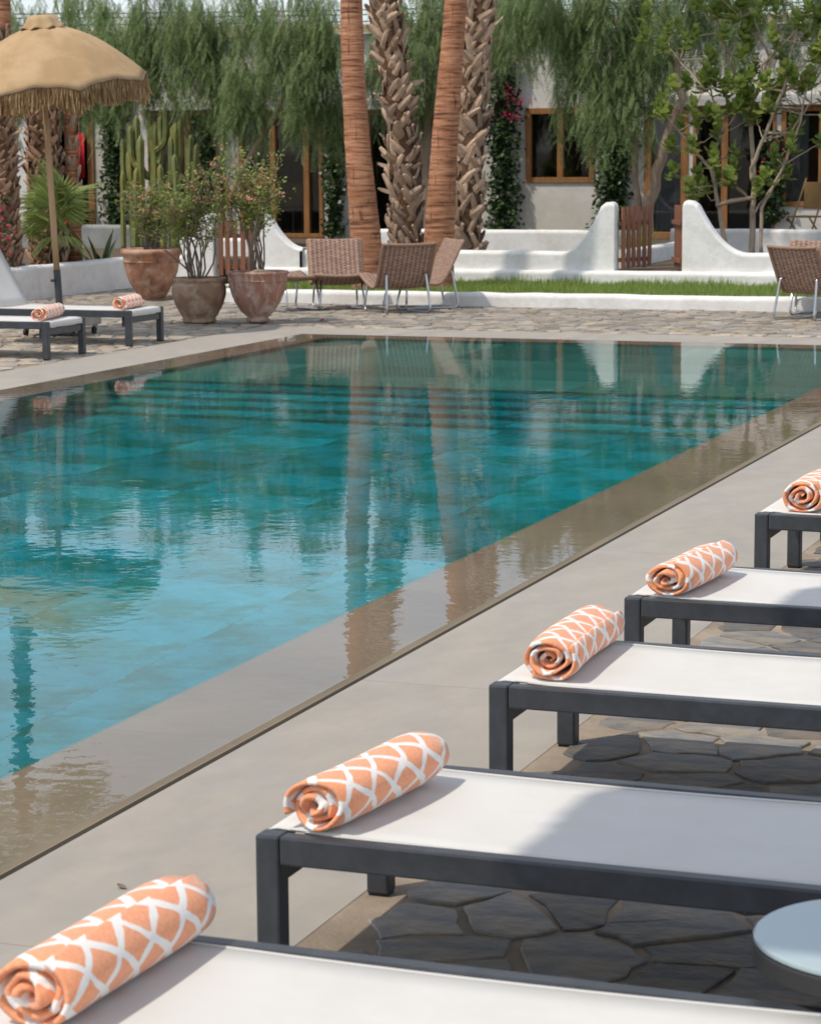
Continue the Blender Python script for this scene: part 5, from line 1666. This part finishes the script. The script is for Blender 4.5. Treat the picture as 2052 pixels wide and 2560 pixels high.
TW = [(-1.925, 3.64, -2, 'rolled orange towel with white lattice on the nearest lounger, at the lower left', .52, .071),
      (-1.915, 4.86, -7, 'rolled orange towel with white lattice on the lounger beside the round table', .50, .066),
      (-1.93, 6.47, 2, 'rolled orange towel with open coil end on the third lounger from the front', .56, .070),
      (-1.915, 7.75, -5, 'rolled orange towel with white lattice on the fourth lounger from the front', .50, .067),
      (-1.88, 9.70, -3, 'rolled orange towel on the fifth lounger, cut by the right picture edge', .52, .075),
      (-10.27, 18.60, 14, 'small rolled orange towel on the nearer lounger across the pool', .60, .066),
      (-10.26, 20.10, 10, 'small rolled orange towel on the lounger beside the terracotta pots', .56, .066)]
for i, (x, y, a, lb, L, r) in enumerate(TW):
    o = link('rolled_towel', towel_mesh(40 + i, L, r), None)
    o.location = (x, y, ZT + .003); o.rotation_euler = (0, 0, R(a))
    tag(o, lb, 'towel', 'rolled orange towels on the loungers')

# ------------------------------------------------------------------ round side table
t = thing('side_table', 'round side table with pale glass top and shade-darkened rim between two loungers', 'table', (-.66, 4.09, 0))
mk('glass_top', MB().lathe([(.001, .388), (.222, .388), (.226, .391), (.226, .397), (.222, .400), (.001, .4)], 64), 'glass_top', t, smooth=False)
mk('rim', MB().lathe([(.10, .350), (.224, .350), (.228, .353), (.228, .384), (.224, .387), (.10, .387)], 64), 'rubber', t, smooth=False)  # rim colour darkened to stand for the parasol's shade
mk('pedestal', MB().lathe([(.001, .352), (.03, .352), (.03, .03), (.001, .03)], 24), 'alu', t)
mk('foot', MB().lathe([(.001, .03), (.16, .028), (.17, .02), (.17, .004), (.001, .004)], 48), 'alu', t)

# ------------------------------------------------------------------ fallen leaves
def fallen_leaf(name, x, y, z, L, rz, mat, label):
    vs = []
    for i in range(5):
        t_ = i / 4; w = L * .28 * math.sin(math.pi * (t_ * .94 + .03))
        vs += [(-w, L * t_, .006 * t_), (0, L * t_, -.001 + .004 * t_), (w, L * t_, .007 * t_)]
    o = mk(name, MB().add(vs, [(i * 3 + j, i * 3 + j + 1, i * 3 + j + 4, i * 3 + j + 3) for i in range(4) for j in range(2)]), mat)
    o.location = (x, y, z); o.rotation_euler = (0, 0, rz)
    tag(o, label, 'leaf')
fallen_leaf('floating_leaf', -7.05, 12.35, .004, .07, 1.2, 'rubber', 'dark leaf afloat in the pool left of the palm reflections')
fallen_leaf('floating_leaf', -6.05, 14.6, .004, .06, 1.5, 'rubber', 'dark leaf afloat near the middle of the pool')
fallen_leaf('floating_leaf', -5.2, 18.1, .004, .07, 1.6, 'rubber', 'dark leaf afloat over the far shelf of the pool')
fallen_leaf('fallen_leaf', -2.62, 5.05, .003, .032, 1.2, 'stembark', 'tiny dry leaf lying on the deck beside the nearest lounger')
